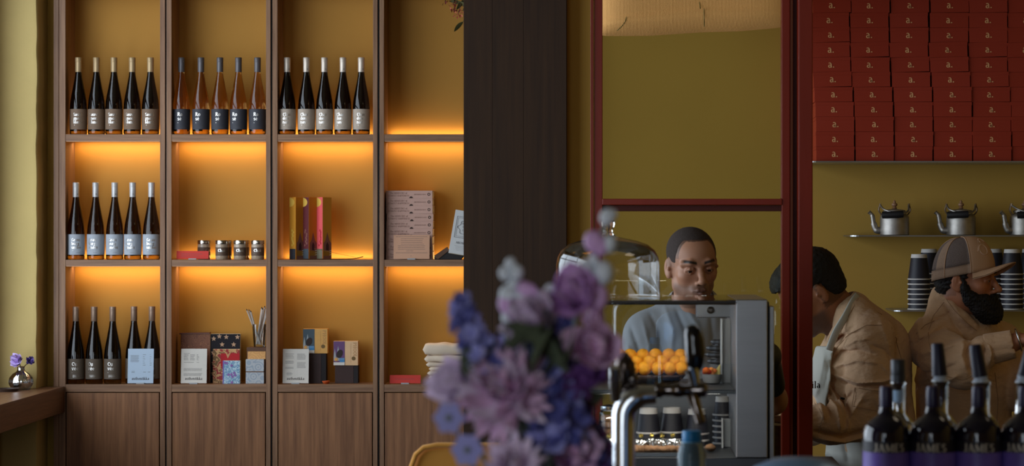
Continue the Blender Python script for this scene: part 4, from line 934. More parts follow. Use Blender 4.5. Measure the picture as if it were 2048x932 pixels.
        for a in range(3):
            oth = [q for q in range(3) if q != a]; A = [slice(None)]*3; B = [slice(None)]*3; A[a] = slice(0, d.shape[a]-1); B[a] = slice(1, d.shape[a])
            for q in oth: A[q] = slice(1, d.shape[q]-1); B[q] = slice(1, d.shape[q]-1)
            sa = s_[tuple(A)]; sb = s_[tuple(B)]; E = np.nonzero(sa != sb); e = [E[0].copy(), E[1].copy(), E[2].copy()]
            for q in oth: e[q] = e[q]+1
            flip = sa[E]
            def cell(du, dv):
                g = [e[0].copy(), e[1].copy(), e[2].copy()]; g[oth[0]] -= du; g[oth[1]] -= dv; return idx[g[0], g[1], g[2]]
            quad = np.stack([cell(1, 1), cell(0, 1), cell(0, 0), cell(1, 0)], 1)
            if a == 1: flip = ~flip
            quad[~flip] = quad[~flip][:, ::-1]; faces.append(quad)
        fc = np.concatenate(faces); fc = fc[(fc >= 0).all(1)]
        return v, fc
    def obj(f, name, m, parent, smooth=2, colf=None):
        v, fc = f.nets()
        e = np.concatenate([fc[:, [0, 1]], fc[:, [1, 2]], fc[:, [2, 3]], fc[:, [3, 0]]])
        for it in range(smooth):
            acc = np.zeros_like(v); cn = np.zeros(len(v))
            for q in range(3): acc[:, q] = np.bincount(e[:, 0], v[e[:, 1], q], len(v))+np.bincount(e[:, 1], v[e[:, 0], q], len(v))
            cn = np.bincount(e[:, 0], minlength=len(v))+np.bincount(e[:, 1], minlength=len(v)); v = v*.5+.5*acc/np.maximum(cn, 1)[:, None]
        me = bpy.data.meshes.new(name); loc = np.array(parent.location) if parent else np.zeros(3); vv = v-loc
        me.vertices.add(len(v)); me.vertices.foreach_set('co', vv.astype(np.float32).ravel()); me.loops.add(len(fc)*4); me.loops.foreach_set('vertex_index', fc.ravel().astype(np.int32))
        me.polygons.add(len(fc)); me.polygons.foreach_set('loop_start', np.arange(0, len(fc)*4, 4, dtype=np.int32)); me.polygons.foreach_set('use_smooth', np.ones(len(fc), bool)); me.update(calc_edges=True); me.validate()
        if colf is not None:
            at = me.color_attributes.new('Col', 'FLOAT_COLOR', 'POINT'); c = colf(v); at.data.foreach_set('color', np.concatenate([c, np.ones((len(c), 1))], 1).astype(np.float32).ravel())
        me.materials.append(m); return link(name, me, parent)
def axis(*segs):     # segs: (start, step) ... end ; non-uniform grid lines
    out = []
    for i in range(0, len(segs)-1):
        a, st = segs[i]; b = segs[i+1][0]; n = max(1, int(round((b-a)/st))); out += list(np.linspace(a, b, n, endpoint=False))
    out.append(segs[-1][0]); return out
def headM(pos, yaw, pitch, roll=0, sc=1.0):
    """yaw 0 faces the camera, +90 faces picture right, -90 picture left; pitch>0 looks down"""
    y_, p_ = R(yaw), R(pitch); fw = Vector((math.sin(y_)*math.cos(p_), -math.cos(y_)*math.cos(p_), -math.sin(p_)))
    side0 = Vector((-math.cos(y_), -math.sin(y_), 0)); up = side0.cross(fw); 
    if roll: q = Matrix.Rotation(R(roll), 3, fw); side0 = q @ side0; up = q @ up
    return Matrix.Translation(pos) @ Matrix((side0, fw, up)).transposed().to_4x4() @ Matrix.Scale(sc, 4)
def hl(M, v):        # world verts -> head space
    A = np.array(M.inverted()); return v @ A[:3, :3].T+A[:3, 3]
def build_head(f, M, wide=1.0, nose=1.0, cheek=.027):
    f.M = M
    f.ell((0, -.020, .042), (.075*wide, .094, .077), .02)
    f.ell((0, .020, .032), (.064*wide, .070, .066), .02)
    f.ell((0, .028, -.030), (.058*wide, .058, .070), .022)
    f.ell((0, .030, -.074), (.046*wide, .048, .036), .02)
    f.ell((0, -.012, -.012), (.070*wide, .050, .055), .02)
    for s_ in (-1, 1):
        f.ell((s_*.046*wide, .0, -.062), (.020, .030, .026), .022)
        f.ell((s_*.040*wide, .054, -.022), (.022, .025, cheek*.85), .018)
    f.ell((0, .070, -.096), (.022, .019, .017), .016)
    for s_ in (-1, 1):
        f.chain([(s_*.010, .087, .016), (s_*.030, .086, .021), (s_*.052, .068, .016)], [.007, .008, .008], .012)
        f.ell((s_*.032, .094, -.002), (.0165, .012, .0105), .010, 'sub')
        f.ell((s_*.031, .0735, -.002), (.0150, .0145, .0145), .003)
        f.chain([(s_*.0165, .0835, -.0045), (s_*.024, .0890, .0015), (s_*.034, .0892, .0020), (s_*.0465, .0800, -.004)], [.0024, .0038, .0040, .0026], .003)
        f.chain([(s_*.0175, .0830, -.006), (s_*.030, .0855, -.0120), (s_*.045, .0790, -.005)], [.0020, .0022, .0018], .004)
    f.chain([(0, .086, .008), (0, .097, -.014), (0, .109*1, -.034)], [.0075, .0080, .0105*nose], .010)
    f.ell((0, .111, -.037), (.0115*nose, .0105, .0098), .006)
    for s_ in (-1, 1):
        f.ell((s_*.0125*nose, .097, -.042), (.0075, .0105, .0072), .005)
        f.ell((s_*.0065, .104, -.049), (.0032, .0045, .0028), .002, 'sub')
    f.ell((0, .0775, -.069), (.027, .0145, .018), .018)
    f.chain([(-.024, .083, -.0705), (-.010, .0960, -.0655), (0, .0970, -.0665), (.010, .0960, -.0655), (.024, .083, -.0705)], [.002, .0034, .0034, .0034, .002], .007)
    f.chain([(-.020, .084, -.0735), (0, .0945, -.0785), (.020, .084, -.0735)], [.0022, .0048, .0022], .007)
    f.chain([(-.022, .0885, -.0712), (0, .1015, -.0715), (.022, .0885, -.0712)], [.0010, .0014, .0010], .0018, 'sub')
    f.ell((0, .094, -.088), (.014, .006, .005), .006, 'sub')
    for s_ in (-1, 1):      # ears
        q = Matrix.Rotation(R(s_*18), 3, 'Z') @ Matrix.Rotation(R(-8), 3, 'X')
        f.ell((s_*.0775*wide, -.012, -.004), (.0068, .0185, .0315), .006, rot=q)
        f.ell((s_*.0760*wide, -.008, -.028), (.0065, .0110, .0110), .006, rot=q)
        f.ell((s_*.0870*wide, -.009, -.002), (.0050, .0105, .0200), .003, 'sub', rot=q)
        f.ell((s_*.0800*wide, .0035, -.006), (.0050, .0050, .0060), .004, rot=q)
        f.ell((s_*.0830*wide, -.012, .004), (.0022, .0030, .0120), .003, rot=q)
    f.M = Matrix.Identity(4)
SK = np.array(s(150, 100, 74)[:3]); SKL = np.array(s(120, 68, 58)[:3])
def face_col(M, base=SK, brow=.9, stub=.25, hair=None, beard=None):
    base = np.array(base)
    def fn(v):
        p = hl(M, v); x, y, z = np.abs(p[:, 0]), p[:, 1], p[:, 2]; c = np.tile(base, (len(v), 1)); r_ = np.random.RandomState(3)
        def mixin(w_, colr): 
            nonlocal c; w_ = np.clip(w_, 0, 1)[:, None]; c = c*(1-w_)+np.array(colr)*w_
        g = lambda cx, cy, cz, rx, ry, rz: np.exp(-(((x-cx)/rx)**2+((y-cy)/ry)**2+((z-cz)/rz)**2))
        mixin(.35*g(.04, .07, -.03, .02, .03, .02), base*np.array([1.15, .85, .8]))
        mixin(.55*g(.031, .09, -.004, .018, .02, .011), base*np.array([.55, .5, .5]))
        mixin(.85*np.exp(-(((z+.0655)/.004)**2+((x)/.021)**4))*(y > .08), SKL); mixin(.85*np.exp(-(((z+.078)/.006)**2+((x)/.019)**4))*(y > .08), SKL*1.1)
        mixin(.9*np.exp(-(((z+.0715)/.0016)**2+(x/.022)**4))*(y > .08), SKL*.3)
        bz = .0195+.006*np.sin(np.clip((x-.012)/.042, 0, 1)*PI*.75); mixin(brow*np.clip(1.5-np.abs(z-bz)/.0044, 0, 1)*np.clip((x-.010)/.004, 0, 1)*np.clip((.056-x)/.008, 0, 1)*(y > .05), (.010, .008, .007))
        jaw = np.clip((-.045-z)/.012, 0, 1)*np.clip((y+.01)/.03, 0, 1)*(z > -.13); mous = np.exp(-(((z+.056)/.006)**2+(x/.028)**4))*(y > .07)
        mixin(stub*np.maximum(jaw, mous*1.2), (.035, .028, .026))
        mixin(.8*np.exp(-(((x-.0065)/.003)**2+((y-.101)/.004)**2+((z+.0485)/.003)**2)), (.02, .008, .006))
        if hair is not None: mixin(hair(p), (.016, .013, .012))
        return c
    return fn
SKINM = mat_attr('skin', .48, .4, 0, .05, 500)
EYEM = mat('eye_white', s(205, 198, 190), .25, spec=.5); IRISM = mat('iris', s(34, 20, 14), .2, spec=.6)
HAIRM = mat('black_hair', s(26, 22, 22), .65, bump=.9, bscale=500, var=.3, vscale=150)
def eyes(parent, M, rr=.0118, look=(0, -.25)):
    for s_ in (-1, 1):
        c = Vector((s_*.031, .0775, -.0025)); mb = MB(); mb.m = 0; mb.ball((0, 0, 0), rr, 20, 14)
        q = Vector((look[0], 1, look[1])).to_track_quat('Z', 'Y').to_matrix().to_4x4(); mb.m = 1
        mb.lathe([(.0060, rr*.875), (.0052, rr*.93), (.003, rr*1.0), (.0001, rr*1.03)], 18, M=q, caps=False)
        me = mb.mesh('eye', [EYEM, IRISM], 'all'); o = link('eye', me, parent)
        o.matrix_local = Matrix.Translation(-parent.location) @ M @ Matrix.Translation(c)
def hand(f, wrist, dirv, palm_n, curl=.5, L=.18, side=1, k=.005, thumb=True, spread=1.0):
    """wrist position, direction of fingers, palm normal (facing where the palm looks)"""
    d = Vector(dirv).normalized(); n = Vector(palm_n).normalized(); n = (n-d*n.dot(d)).normalized(); sd = d.cross(n)*side; w0 = Vector(wrist)
    kn = w0+d*L*.48
    for i, (o, ln) in enumerate(((-.030, .40), (-.010, .45), (.010, .42), (.029, .33))):
        a = kn+sd*o*L/.18*spread; f.cap(w0+sd*o*.5*L/.18, a, .0145, .0105, .012)
        p = a; dd = d.copy(); nn = n.copy(); r_ = .0092
        for j, fr in enumerate((.45, .32, .23)):
            ang = curl*(.9 if j == 0 else 1.15); dd, nn = dd*math.cos(ang)+nn*math.sin(ang), nn*math.cos(ang)-dd*math.sin(ang)
            q = p+dd*ln*L*fr; f.cap(p, q, r_, r_*.9, .003); p = q; r_ *= .9
    if thumb:
        p = w0-sd*.022+d*.02; q = p+(d*.6-sd*.7+n*.35).normalized()*L*.24; f.cap(p, q, .014, .0105, .01); q2 = q+(d*.85-sd*.1+n*.5).normalized()*L*.18; f.cap(q, q2, .0105, .009, .004)
    return kn
def surfY(f, x, z):
    i = int(np.searchsorted(f.x, x)); k = int(np.searchsorted(f.z, z)); c = f.d[i, :, k]; j = np.nonzero(c < 0)[0]
    return float(f.y[j[0]]) if len(j) else float(f.y[len(f.y)//2])
TROU = mat('dark_trousers', s(40, 38, 44), .9); SHOE = mat('black_shoe', s(24, 22, 22), .5)
def legs(f, hip, yaw, hw=.085, off=0):
    sd = Vector((math.cos(R(yaw)), math.sin(R(yaw)), 0))
    out = []
    for s_ in (-1, 1):
        h = Vector(hip)+sd*hw*s_; kn = Vector((h.x, h.y, .48)); an = Vector((h.x, h.y, .09))
        f.cap(h, kn, .085+off, .055+off, .04); f.cap(kn, an, .055+off, .038+off, .02); out.append(an)
    return out
def lower(t, hip, yaw, hw=.085, fwd=(0, -1, 0)):
    hip = Vector(hip); g = Field(axis((hip.x-.26, .016), (hip.x+.26, 0)), axis((hip.y-.26, .016), (hip.y+.26, 0)), axis((.05, .025), (hip.z+.12, 0)))
    g.ell(hip, (.165, .13, .13), .04); an = legs(g, hip, yaw, hw, .02); g.obj('trousers', TROU, t, 2)
    fw = Vector(fwd)
    for a in an:
        q = fw.to_track_quat('Y', 'Z').to_matrix().to_4x4(); mb = MB(); mb.ball((0, .05, 0), (.045, .13, .04), 16, 10); o = mb.obj('shoe', SHOE, t, smooth='all'); o.matrix_local = Matrix.Translation(Vector((a.x, a.y, .041))-t.location) @ q
    return an
# ---------------------------------------------------------------- man in the grey t-shirt
Y1 = 6.8
m1 = thing('person', 'man with buzz cut and grey-blue t-shirt looking down behind the display case', 'person', (U(1385, Y1), Y1+.05, 0))
H1 = headM(P(1385, 531, Y1), 14, 7, 3, .955)
f = Field(axis((.02, .007), (.155, .0024), (.33, .007), (.56, 0)), axis((6.15, .009), (6.68, .0024), (6.91, .009), (7.02, 0)), axis((.02, .014), (1.355, .0024), (1.615, 0)))
build_head(f, H1, 1.0)
nb = P(1388, 640, 6.86)
f.cap(H1 @ Vector((0, -.028, -.06)), nb, .052, .058, .018); f.cap(H1 @ Vector((0, .02, -.085)), nb+Vector((0, -.015, -.01)), .035, .040, .03)
sR, sL = P(1290, 668, 6.86), P(1478, 668, 6.86); cx = U(1384, 6.86)
f.ell((cx, 6.87, 1.12), (.145, .095, .24), .05); f.cap(nb, sR, .05, .05, .04); f.cap(nb, sL, .05, .05, .04); f.ell((cx, 6.87, .92), (.14, .10, .14), .05)
eR, wR = P(1272, 800, 6.80), P(1330, 880, 6.5); eL, wL = P(1545, 800, 6.62), P(1530, 712, 6.36)
f.chain([sR, eR, wR], [.047, .04, .028], .03); f.chain([sL, eL, wL], [.047, .04, .028], .03)
hand(f, wR, (.5, -.8, -.1), (0, -.2, -1), .3, .17)
legs(f, (cx, 6.88, .88), 0)
def h1hair(p): 
    x, y, z = np.abs(p[:, 0]), p[:, 1], p[:, 2]; line = .088-.004*np.abs(np.sin(x*60)); tmp = (z > .085-.9*(x-.035).clip(0)) | ((y < .052-(z < .03)*.026) & (z > .0)) | ((y < -.02) & (z > -.05))
    return tmp*(.75*np.clip((z+.0)/.06, .35, 1))*((x < .083))
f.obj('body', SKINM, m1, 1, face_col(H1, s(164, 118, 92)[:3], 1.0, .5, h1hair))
eyes(m1, H1, .0122, (.12, -.32))
g = Field(f.x, axis((6.60, .0035), (6.93, 0)), axis((1.40, .0035), (1.625, 0))); g.M = H1      # buzz-cut hair
g.ell((0, -.020, .0425), (.0762, .0952, .0780), .02); g.ell((0, .019, .033), (.0650, .0706, .0668), .02); g.M = Matrix.Identity(4)
A = np.array(H1.inverted())
def toh(X, Y, Z): return [A[i, 0]*X+A[i, 1]*Y+A[i, 2]*Z+A[i, 3] for i in range(3)]
def hreg(X, Y, Z):
    x, y, z = toh(X, Y, Z); ax = np.abs(x)
    a = (.086-.10*(ax-.03).clip(0)-z)             # above the front hairline
    b = np.maximum(y-.045+.25*(.05-z).clip(0), .012-z)       # sides behind the temple, above the ear
    c = np.maximum(y+.030, -.045-z)
    return np.minimum(np.minimum(a, b), c)
g.keep(hreg, .006); g.grain(.0005, 900, 2)
g.obj('hair', mat('buzzed_hair', s(56, 46, 42), .9, bump=.7, bscale=900, var=.3, vscale=300), m1, 1)
SH1 = mat('grey_blue_jersey', s(144, 146, 148), .95, bump=.15, bscale=700, sheen=.15)
g = Field(axis((-.03, .0040), (.60, 0)), axis((6.62, .005), (7.06, 0)), axis((.80, .010), (1.10, .004), (1.42, 0)))
g.ell((cx, 6.875, 1.12), (.170, .118, .27), .05); g.ell((cx, 6.87, .90), (.165, .125, .16), .05)
nbc = P(1385, 612, 6.865)
g.cap(nbc+Vector((-.035, 0, -.01)), sR+Vector((0, 0, .0)), .052, .058, .04); g.cap(nbc+Vector((.035, 0, -.01)), sL, .052, .058, .04)
g.cap(nbc+Vector((0, .01, .0)), (cx, 6.87, 1.25), .066, .09, .04)
g.cap(sR, P(1283, 735, 6.84), .060, .066, .035); g.cap(sL, P(1498, 745, 6.80), .060, .066, .035)
g.cap(nbc+Vector((-.03, -.035, -.055)), nbc+Vector((.03, -.035, -.055)), .050, .050, .04)
g.cap(P(1386, 560, 6.85), P(1386, 588, 6.85), .058, .060, .006, 'sub'); g.ell(P(1386, 592, 6.84), (.062, .072, .018), .008, 'sub')
for poly, w_, a_ in (([(1330, 615), (1345, 660), (1340, 720)], 6, .006), ([(1352, 618), (1372, 665), (1375, 740)], 5, -.006), ([(1300, 628), (1318, 665), (1322, 730)], 5, -.005), ([(1285, 640), (1298, 690), (1296, 740)], 5, .005), ([(1262, 655), (1278, 700), (1290, 745)], 5, -.008), ([(1375, 620), (1400, 660), (1405, 720)], 6, .005), ([(1420, 625), (1425, 680), (1418, 740)], 6, -.005), ([(1255, 690), (1262, 720)], 4, .005)):
    g.fold(poly, 6.8, w_, a_)
g.ripple(.0022, 30, 5, .5); g.obj('t_shirt', SH1, m1, 1)
mb = MB(); ring = []
for i in range(33): a = 2*PI*i/32; ring.append(P(1385, 602, 6.862)+Vector((.064*math.sin(a), -.070*math.cos(a)-.004, .012-.016*math.cos(a)+.004*math.cos(2*a))))
MB().tube(ring, .0065, 8, caps=False, flat=.7).obj('neckband', SH1, m1, smooth='all').location = -m1.location
lower(m1, (cx, 6.88, .86), 0)
g = Field(axis((U(1405, 6.2), .0035), (U(1575, 6.4), 0)), axis((6.12, .0035), (6.60, 0)), axis((V(800, 6.4), .0035), (V(655, 6.2), 0)))
hand(g, P(1512, 703, 6.27), (-1, -.25, .0), (.1, 1, 0), .42, .165, -1)
g.chain([P(1512, 703, 6.27), P(1535, 712, 6.36), P(1545, 770, 6.5)], [.034, .035, .037], .02)
g.obj('glove', mat('black_nitrile', s(46, 47, 50), .45), m1, 1)
# ---------------------------------------------------------------- bending man with apron
Y2 = 7.5; DX = Vector((0, 0, 0))
m2 = thing('person', 'dark-haired man in tan jacket and pale apron bending down behind the red post', 'person', (U(1735, Y2), Y2+.1, 0))
H2 = headM(P(1624, 586, 7.56), -84, 36, 0, 1.11)
f = Field(axis((.42, .0055), (1.08, 0)), axis((7.10, .006), (7.88, 0)), axis((.02, .014), (.98, .0055), (1.545, 0)))
build_head(f, H2, 1.02, 1.05)
nb = P(1700, 640, 7.58)
f.cap(H2 @ Vector((0, -.035, -.045)), nb, .058, .056, .03); f.cap(H2 @ Vector((0, .0, -.07)), nb+Vector((-.03, 0, -.02)), .045, .06, .03)
s2n, s2f = P(1742, 680, 7.42), P(1722, 690, 7.78)
f.ell(P(1726, 760, 7.6), (.12, .15, .16), .05); f.ell(P(1738, 900, 7.6), (.12, .14, .22), .05); f.cap(nb, s2n, .06, .055, .04); f.cap(nb, s2f, .06, .055, .04)
e2n, w2n = P(1728, 838, 7.40), P(1588, 842, 7.36)
f.chain([s2n, e2n, w2n], [.05, .042, .03], .03); hand(f, w2n, (-1, -.1, .1), (0, 0, -1), .45, .18)
e2f, w2f = P(1620, 850, 7.70), P(1556, 800, 7.44)
f.chain([s2f, e2f, w2f], [.05, .042, .03], .03); hand(f, w2f, (-.15, -.25, 1), (-1, 0, 0), .5, .17, 1)
legs(f, (U(1745, 7.6), 7.6, .86), 90)
def h2hair(p): return ((p[:, 1] < .0) & (p[:, 2] > -.055) & (np.abs(p[:, 0]) < .083))*.55+((p[:, 2] < -.03) & (p[:, 1] > .0))*.0
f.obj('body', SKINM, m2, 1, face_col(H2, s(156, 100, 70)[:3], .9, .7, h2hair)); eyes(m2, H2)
g = Field(axis((.48, .0042), (.84, 0)), axis((7.42, .0045), (7.70, 0)), axis((1.34, .0042), (1.57, 0))); g.M = H2
g.ell((0, -.020, .045), (.083, .102, .088), .02); g.ell((0, .026, .052), (.069, .068, .070), .02); g.ell((0, .050, .074), (.052, .042, .034), .03); g.ell((0, -.055, -.01), (.066, .055, .055), .02); g.M = Matrix.Identity(4)
A = np.array(H2.inverted())
def hreg2(X, Y, Z):
    x, y, z = toh(X, Y, Z); ax = np.abs(x)
    a = (.066+.0*ax-z); b = np.maximum(y-.040+.3*(.06-z).clip(0), .018-z); c = np.maximum(y+.028, -.048-z+.4*(y+.06).clip(0)); return np.minimum(np.minimum(a, b), c)
g.keep(hreg2, .008); g.grain(.0016, 330, 4); g.obj('hair', HAIRM, m2, 1)
JK = mat('tan_jacket_cotton', s(202, 166, 132), .95, bump=.7, bscale=26, sheen=.15, var=.05, vscale=10, aniso=(1, 1, 1.9), bdist=.011, spec=.15)
SEAM = mat('jacket_seam', s(158, 126, 96), .95)
def rayY(f, px, py):
    ys = np.arange(f.y[0], f.y[-1], .003); i = np.clip(np.searchsorted(f.x, (px-CX)*ys/F), 0, len(f.x)-1); k = np.clip(np.searchsorted(f.z, CAMZ-(py-CY)*ys/F), 0, len(f.z)-1); j = np.searchsorted(f.y, ys).clip(0, len(f.y)-1)
    h = np.nonzero(f.d[i, j, k] < 0)[0]; return float(ys[h[0]]) if len(h) else None
def seam(f, parent, poly, r_=.0010, name='seam', m=None):
    pts = []
    for (a, b), (c, d_) in zip(poly[:-1], poly[1:]):
        n = max(3, int(math.hypot(c-a, d_-b)/4))
        for i in range(n):
            q = i/n; px, py = a+(c-a)*q, b+(d_-b)*q; Y = rayY(f, px, py)
            if Y: pts.append(P(px, py, Y-.0025))
    if len(pts) > 2:
        ys = [p.y for p in pts]
        for i, p in enumerate(pts): p.y = sum(ys[max(0, i-2):i+3])/len(ys[max(0, i-2):i+3])-.0005
        MB().tube(pts, r_, 6).obj(name, m or SEAM, parent, smooth='all').location = -parent.location
g = Field(axis((.50, .0037), (1.10, 0)), axis((7.18, .0045), (7.62, .009), (7.90, 0)), axis((.84, .0037), (1.41, 0)))
g.ell(P(1733, 735, 7.6), (.148, .185, .165), .05); g.ell(P(1690, 750, 7.6), (.105, .165, .15), .04); g.ell(P(1745, 860, 7.6), (.145, .18, .25), .06)
g.cap(P(1700, 632, 7.58), P(1745, 690, 7.6), .085, .12, .05); g.cap(P(1712, 640, 7.5), s2n, .07, .078, .04); g.cap(P(1712, 645, 7.66), s2f, .07, .075, .04)
g.chain([s2n, P(1745, 760, 7.39), e2n], [.080, .080, .070], .03); g.chain([e2n, P(1660, 848, 7.37), P(1612, 845, 7.36)], [.068, .062, .055], .03)
g.chain([P(1714, 594, 7.60), P(1704, 606, 7.535), P(1682, 640, 7.50), P(1660, 680, 7.49)], [.013, .014, .014, .012], .006)
g.chain([s2f, e2f, P(1585, 830, 7.5)], [.07, .065, .05], .03)
g.M = Matrix.Identity(4); g.cap(H2 @ Vector((0, -.04, -.05)), P(1690, 622, 7.575), .062, .064, .006, 'sub')
for poly, w_, a_ in (([(1668, 730), (1690, 708), (1716, 700), (1745, 708)], 3.2, -.010), ([(1675, 738), (1712, 720), (1760, 726)], 3, .008), ([(1680, 690), (1700, 672), (1722, 664)], 3, -.008), ([(1686, 698), (1712, 680), (1735, 678)], 3, .006), ([(1740, 690), (1768, 700), (1786, 722)], 3, -.006), ([(1762, 730), (1780, 748), (1790, 772)], 3, .006), ([(1668, 752), (1712, 764), (1760, 762), (1795, 752)], 3, .010), ([(1668, 760), (1712, 772), (1760, 771), (1790, 764)], 2.6, -.008), ([(1725, 790), (1700, 830), (1690, 865)], 3, .006), ([(1705, 785), (1692, 815), (1690, 850)], 3, -.008), ([(1665, 775), (1690, 800), (1700, 850)], 4, -.010), ([(1655, 790), (1672, 812), (1680, 862)], 4, .009), ([(1650, 800), (1658, 832)], 4, -.009), ([(1640, 806), (1646, 836)], 4, .009), ([(1626, 860), (1680, 872), (1745, 858)], 4, -.012), ([(1630, 875), (1690, 884), (1735, 872)], 4, .010), ([(1697, 845), (1680, 800), (1660, 770)], 3, .007), ([(1715, 650), (1700, 665), (1675, 700)], 5, -.007), ([(1790, 660), (1800, 730), (1790, 800)], 7, -.007), ([(1762, 640), (1780, 700)], 6, .006), ([(1720, 775), (1760, 770), (1780, 778)], 4, -.006), ([(1752, 800), (1772, 830), (1760, 860)], 5, .006)):
    g.fold(poly, 7.35, w_, a_, (7.1, 7.62))
g.ripple(.0012, 44, 9); g2 = g; g.obj('jacket', JK, m2, 1)
for pl_ in ([(1662, 765), (1660, 728), (1671, 698), (1698, 668), (1734, 650), (1768, 650)], [(1710, 775), (1704, 812), (1756, 822), (1768, 784), (1712, 776)], [(1787, 664), (1808, 735), (1815, 820), (1812, 900)], [(1637, 866), (1646, 834), (1636, 812)], [(1716, 596), (1708, 612), (1690, 645), (1668, 690)], [(1728, 604), (1760, 628), (1787, 660)]): seam(g2, m2, pl_)
AP = mat('pale_apron_cotton', s(190, 190, 182), .95, bump=.2, bscale=500, sheen=.1)
g = Field(axis((.50, .005), (1.0, 0)), axis((7.30, .0055), (7.86, 0)), axis((.70, .0055), (1.29, 0)))
g.ell(P(1733, 735, 7.6), (.158, .205, .175), .05); g.ell(P(1688, 750, 7.6), (.114, .196, .16), .04); g.ell(P(1745, 880, 7.6), (.153, .188, .30), .06)
def apreg(X, Y, Z):
    px = X/Y*F+CX; py = CY-(Z-CAMZ)/Y*F
    bib = np.maximum((px-(1668-.12*(py-690)))*.0016, (692-py)*.0016); sk = np.maximum((850-py)*.0016, (px-1770)*.0016+0*Z); return np.minimum(bib, sk)
g.keep(apreg, .003)
for poly, w_, a_ in (([(1650, 705), (1640, 760), (1634, 800)], 4, .006), ([(1636, 700), (1630, 760)], 4, -.006), ([(1660, 720), (1650, 780)], 3, -.005), ([(1640, 880), (1660, 930)], 6, .008), ([(1690, 880), (1700, 930)], 6, -.008)): g.fold(poly, 7.45, w_, a_)
g.ripple(.003, 22, 3); g.obj('apron', AP, m2, 1)
MB().tube(spline([P(1716, 590, 7.52), P(1706, 604, 7.475), P(1690, 634, 7.425), P(1672, 664, 7.42), P(1658, 700, 7.435)], 5), .0125, 8, flat=.3, flatdir=(0, -1, 0)).obj('apron_strap', AP, m2, smooth='all').location = -m2.location
for a in [c for c in m2.children if c.name.startswith('apron_strap')]: pass
lt = text_mb(['vila'], .030, align='l', wk=1.1); xw, zw = U(1617, 7.42), V(778, 7.42); yb = min(surfY(g, U(px_, 7.42), zw+.004) for px_ in (1620, 1630, 1640, 1650))-.004
lt.obj('lettering', INKD, m2).location = Vector((xw, yb, zw))-m2.location
MB().ball((0, 0, 0), (.009, .004, .004), 12, 8).obj('cuff_button', BLACK, m2, smooth='all', rot=(0, R(12), 0)).location = P(1685, 797, 7.305)-m2.location
lower(m2, (U(1750, 7.6), 7.6, .84), 90, .085, (-1, 0, 0))
# ---------------------------------------------------------------- bearded man with cap
Y3 = 7.6
m3 = thing('person', 'bearded man in tan trucker cap and tan jacket reaching right', 'person', (U(1930, Y3), Y3+.1, 0))
H3 = headM(P(1934, 561, Y3), 64, -3, 0, .98)
f = Field(axis((.98, .006), (1.09, .0027), (1.34, .006), (1.66, 0)), axis((7.18, .008), (7.47, .0027), (7.70, .009), (8.0, 0)), axis((.02, .014), (1.15, .006), (1.28, .0027), (1.58, 0)))
build_head(f, H3, 1.0, 1.1)
nb = P(1905, 640, 7.66)
f.cap(H3 @ Vector((0, -.035, -.055)), nb, .058, .052, .025); f.cap(H3 @ Vector((0, .0, -.08)), nb+Vector((.02, -.01, 0)), .045, .05, .03)
s3n, s3f = P(1862, 690, 7.60), P(2000, 690, 7.84)
f.ell(P(1925, 760, 7.72), (.13, .11, .17), .05); f.ell(P(1925, 880, 7.72), (.13, .11, .22), .05); f.cap(nb, s3n, .06, .055, .04); f.cap(nb, s3f, .06, .055, .04)
e3, w3 = P(1928, 733, 7.38), P(2034, 682, 7.34)
f.chain([s3n, e3, w3], [.05, .044, .029], .03); hand(f, w3, (.85, -.1, .30), (0, 0, -1), .35, .18, 1)
e3f, w3f = P(2060, 790, 7.66), P(2120, 730, 7.44); f.chain([s3f, e3f, w3f], [.05, .042, .029], .03); hand(f, w3f, (.3, -.6, .1), (0, 0, -1), .35, .17, 1)
legs(f, (U(1925, 7.72), 7.72, .86), 20)
def h3hair(p): return ((p[:, 1] < -.02) & (p[:, 2] > -.05) & (np.abs(p[:, 0]) < .083))*.3+((p[:, 1] > -.012) & (p[:, 1] < .012) & (p[:, 2] > -.015) & (np.abs(p[:, 0]) < .079))*.85
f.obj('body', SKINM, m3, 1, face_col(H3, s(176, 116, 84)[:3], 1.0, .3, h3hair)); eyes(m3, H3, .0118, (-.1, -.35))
# beard and hair
g = Field(axis((1.10, .003), (1.36, 0)), axis((7.45, .003), (7.72, 0)), axis((1.285, .003), (1.50, 0))); g.M = H3
for s_ in (-1, 1):
    g.chain([(s_*.073, .008, .008), (s_*.070, .012, -.030), (s_*.060, .024, -.065), (s_*.040, .055, -.098), (0, .078, -.118)], [.006, .012, .018, .026, .033], .02)
    g.chain([(s_*.055, .04, -.06), (s_*.036, .068, -.070), (s_*.020, .080, -.088)], [.016, .016, .018], .02)
    g.chain([(0, .0985, -.0575), (s_*.016, .094, -.060), (s_*.032, .078, -.072)], [.0065, .0068, .010], .006)
g.ell((0, .070, -.105), (.042, .040, .040), .03); g.chain([(-.018, .105, -.0705), (0, .112, -.0705), (.018, .105, -.0705)], [.004, .005, .004], .004, 'sub')
g.M = Matrix.Identity(4); g.grain(.0022, 420, 8); g.grain(.0016, 900, 9); g.obj('beard', HAIRM, m3, 0)
g = Field(axis((1.04, .004), (1.26, 0)), axis((7.44, .004), (7.74, 0)), axis((1.36, .004), (1.52, 0))); g.M = H3
g.ell((0, -.022, .030), (.079, .099, .060), .02); g.ell((0, -.060, -.015), (.062, .052, .045), .02)
for s_ in (-1, 1): g.ell((s_*.073, .012, .012), (.006, .012, .022), .008)
g.M = Matrix.Identity(4); A = np.array(H3.inverted())
def hreg3(X, Y, Z):
    x, y, z = toh(X, Y, Z); return np.minimum(np.maximum(y+.030, -.052-z), np.maximum(y-.030, .008-z+.8*(-.0-y).clip(0)*0))
g.keep(hreg3, .006); g.grain(.003, 260, 5); g.obj('hair', HAIRM, m3, 0)
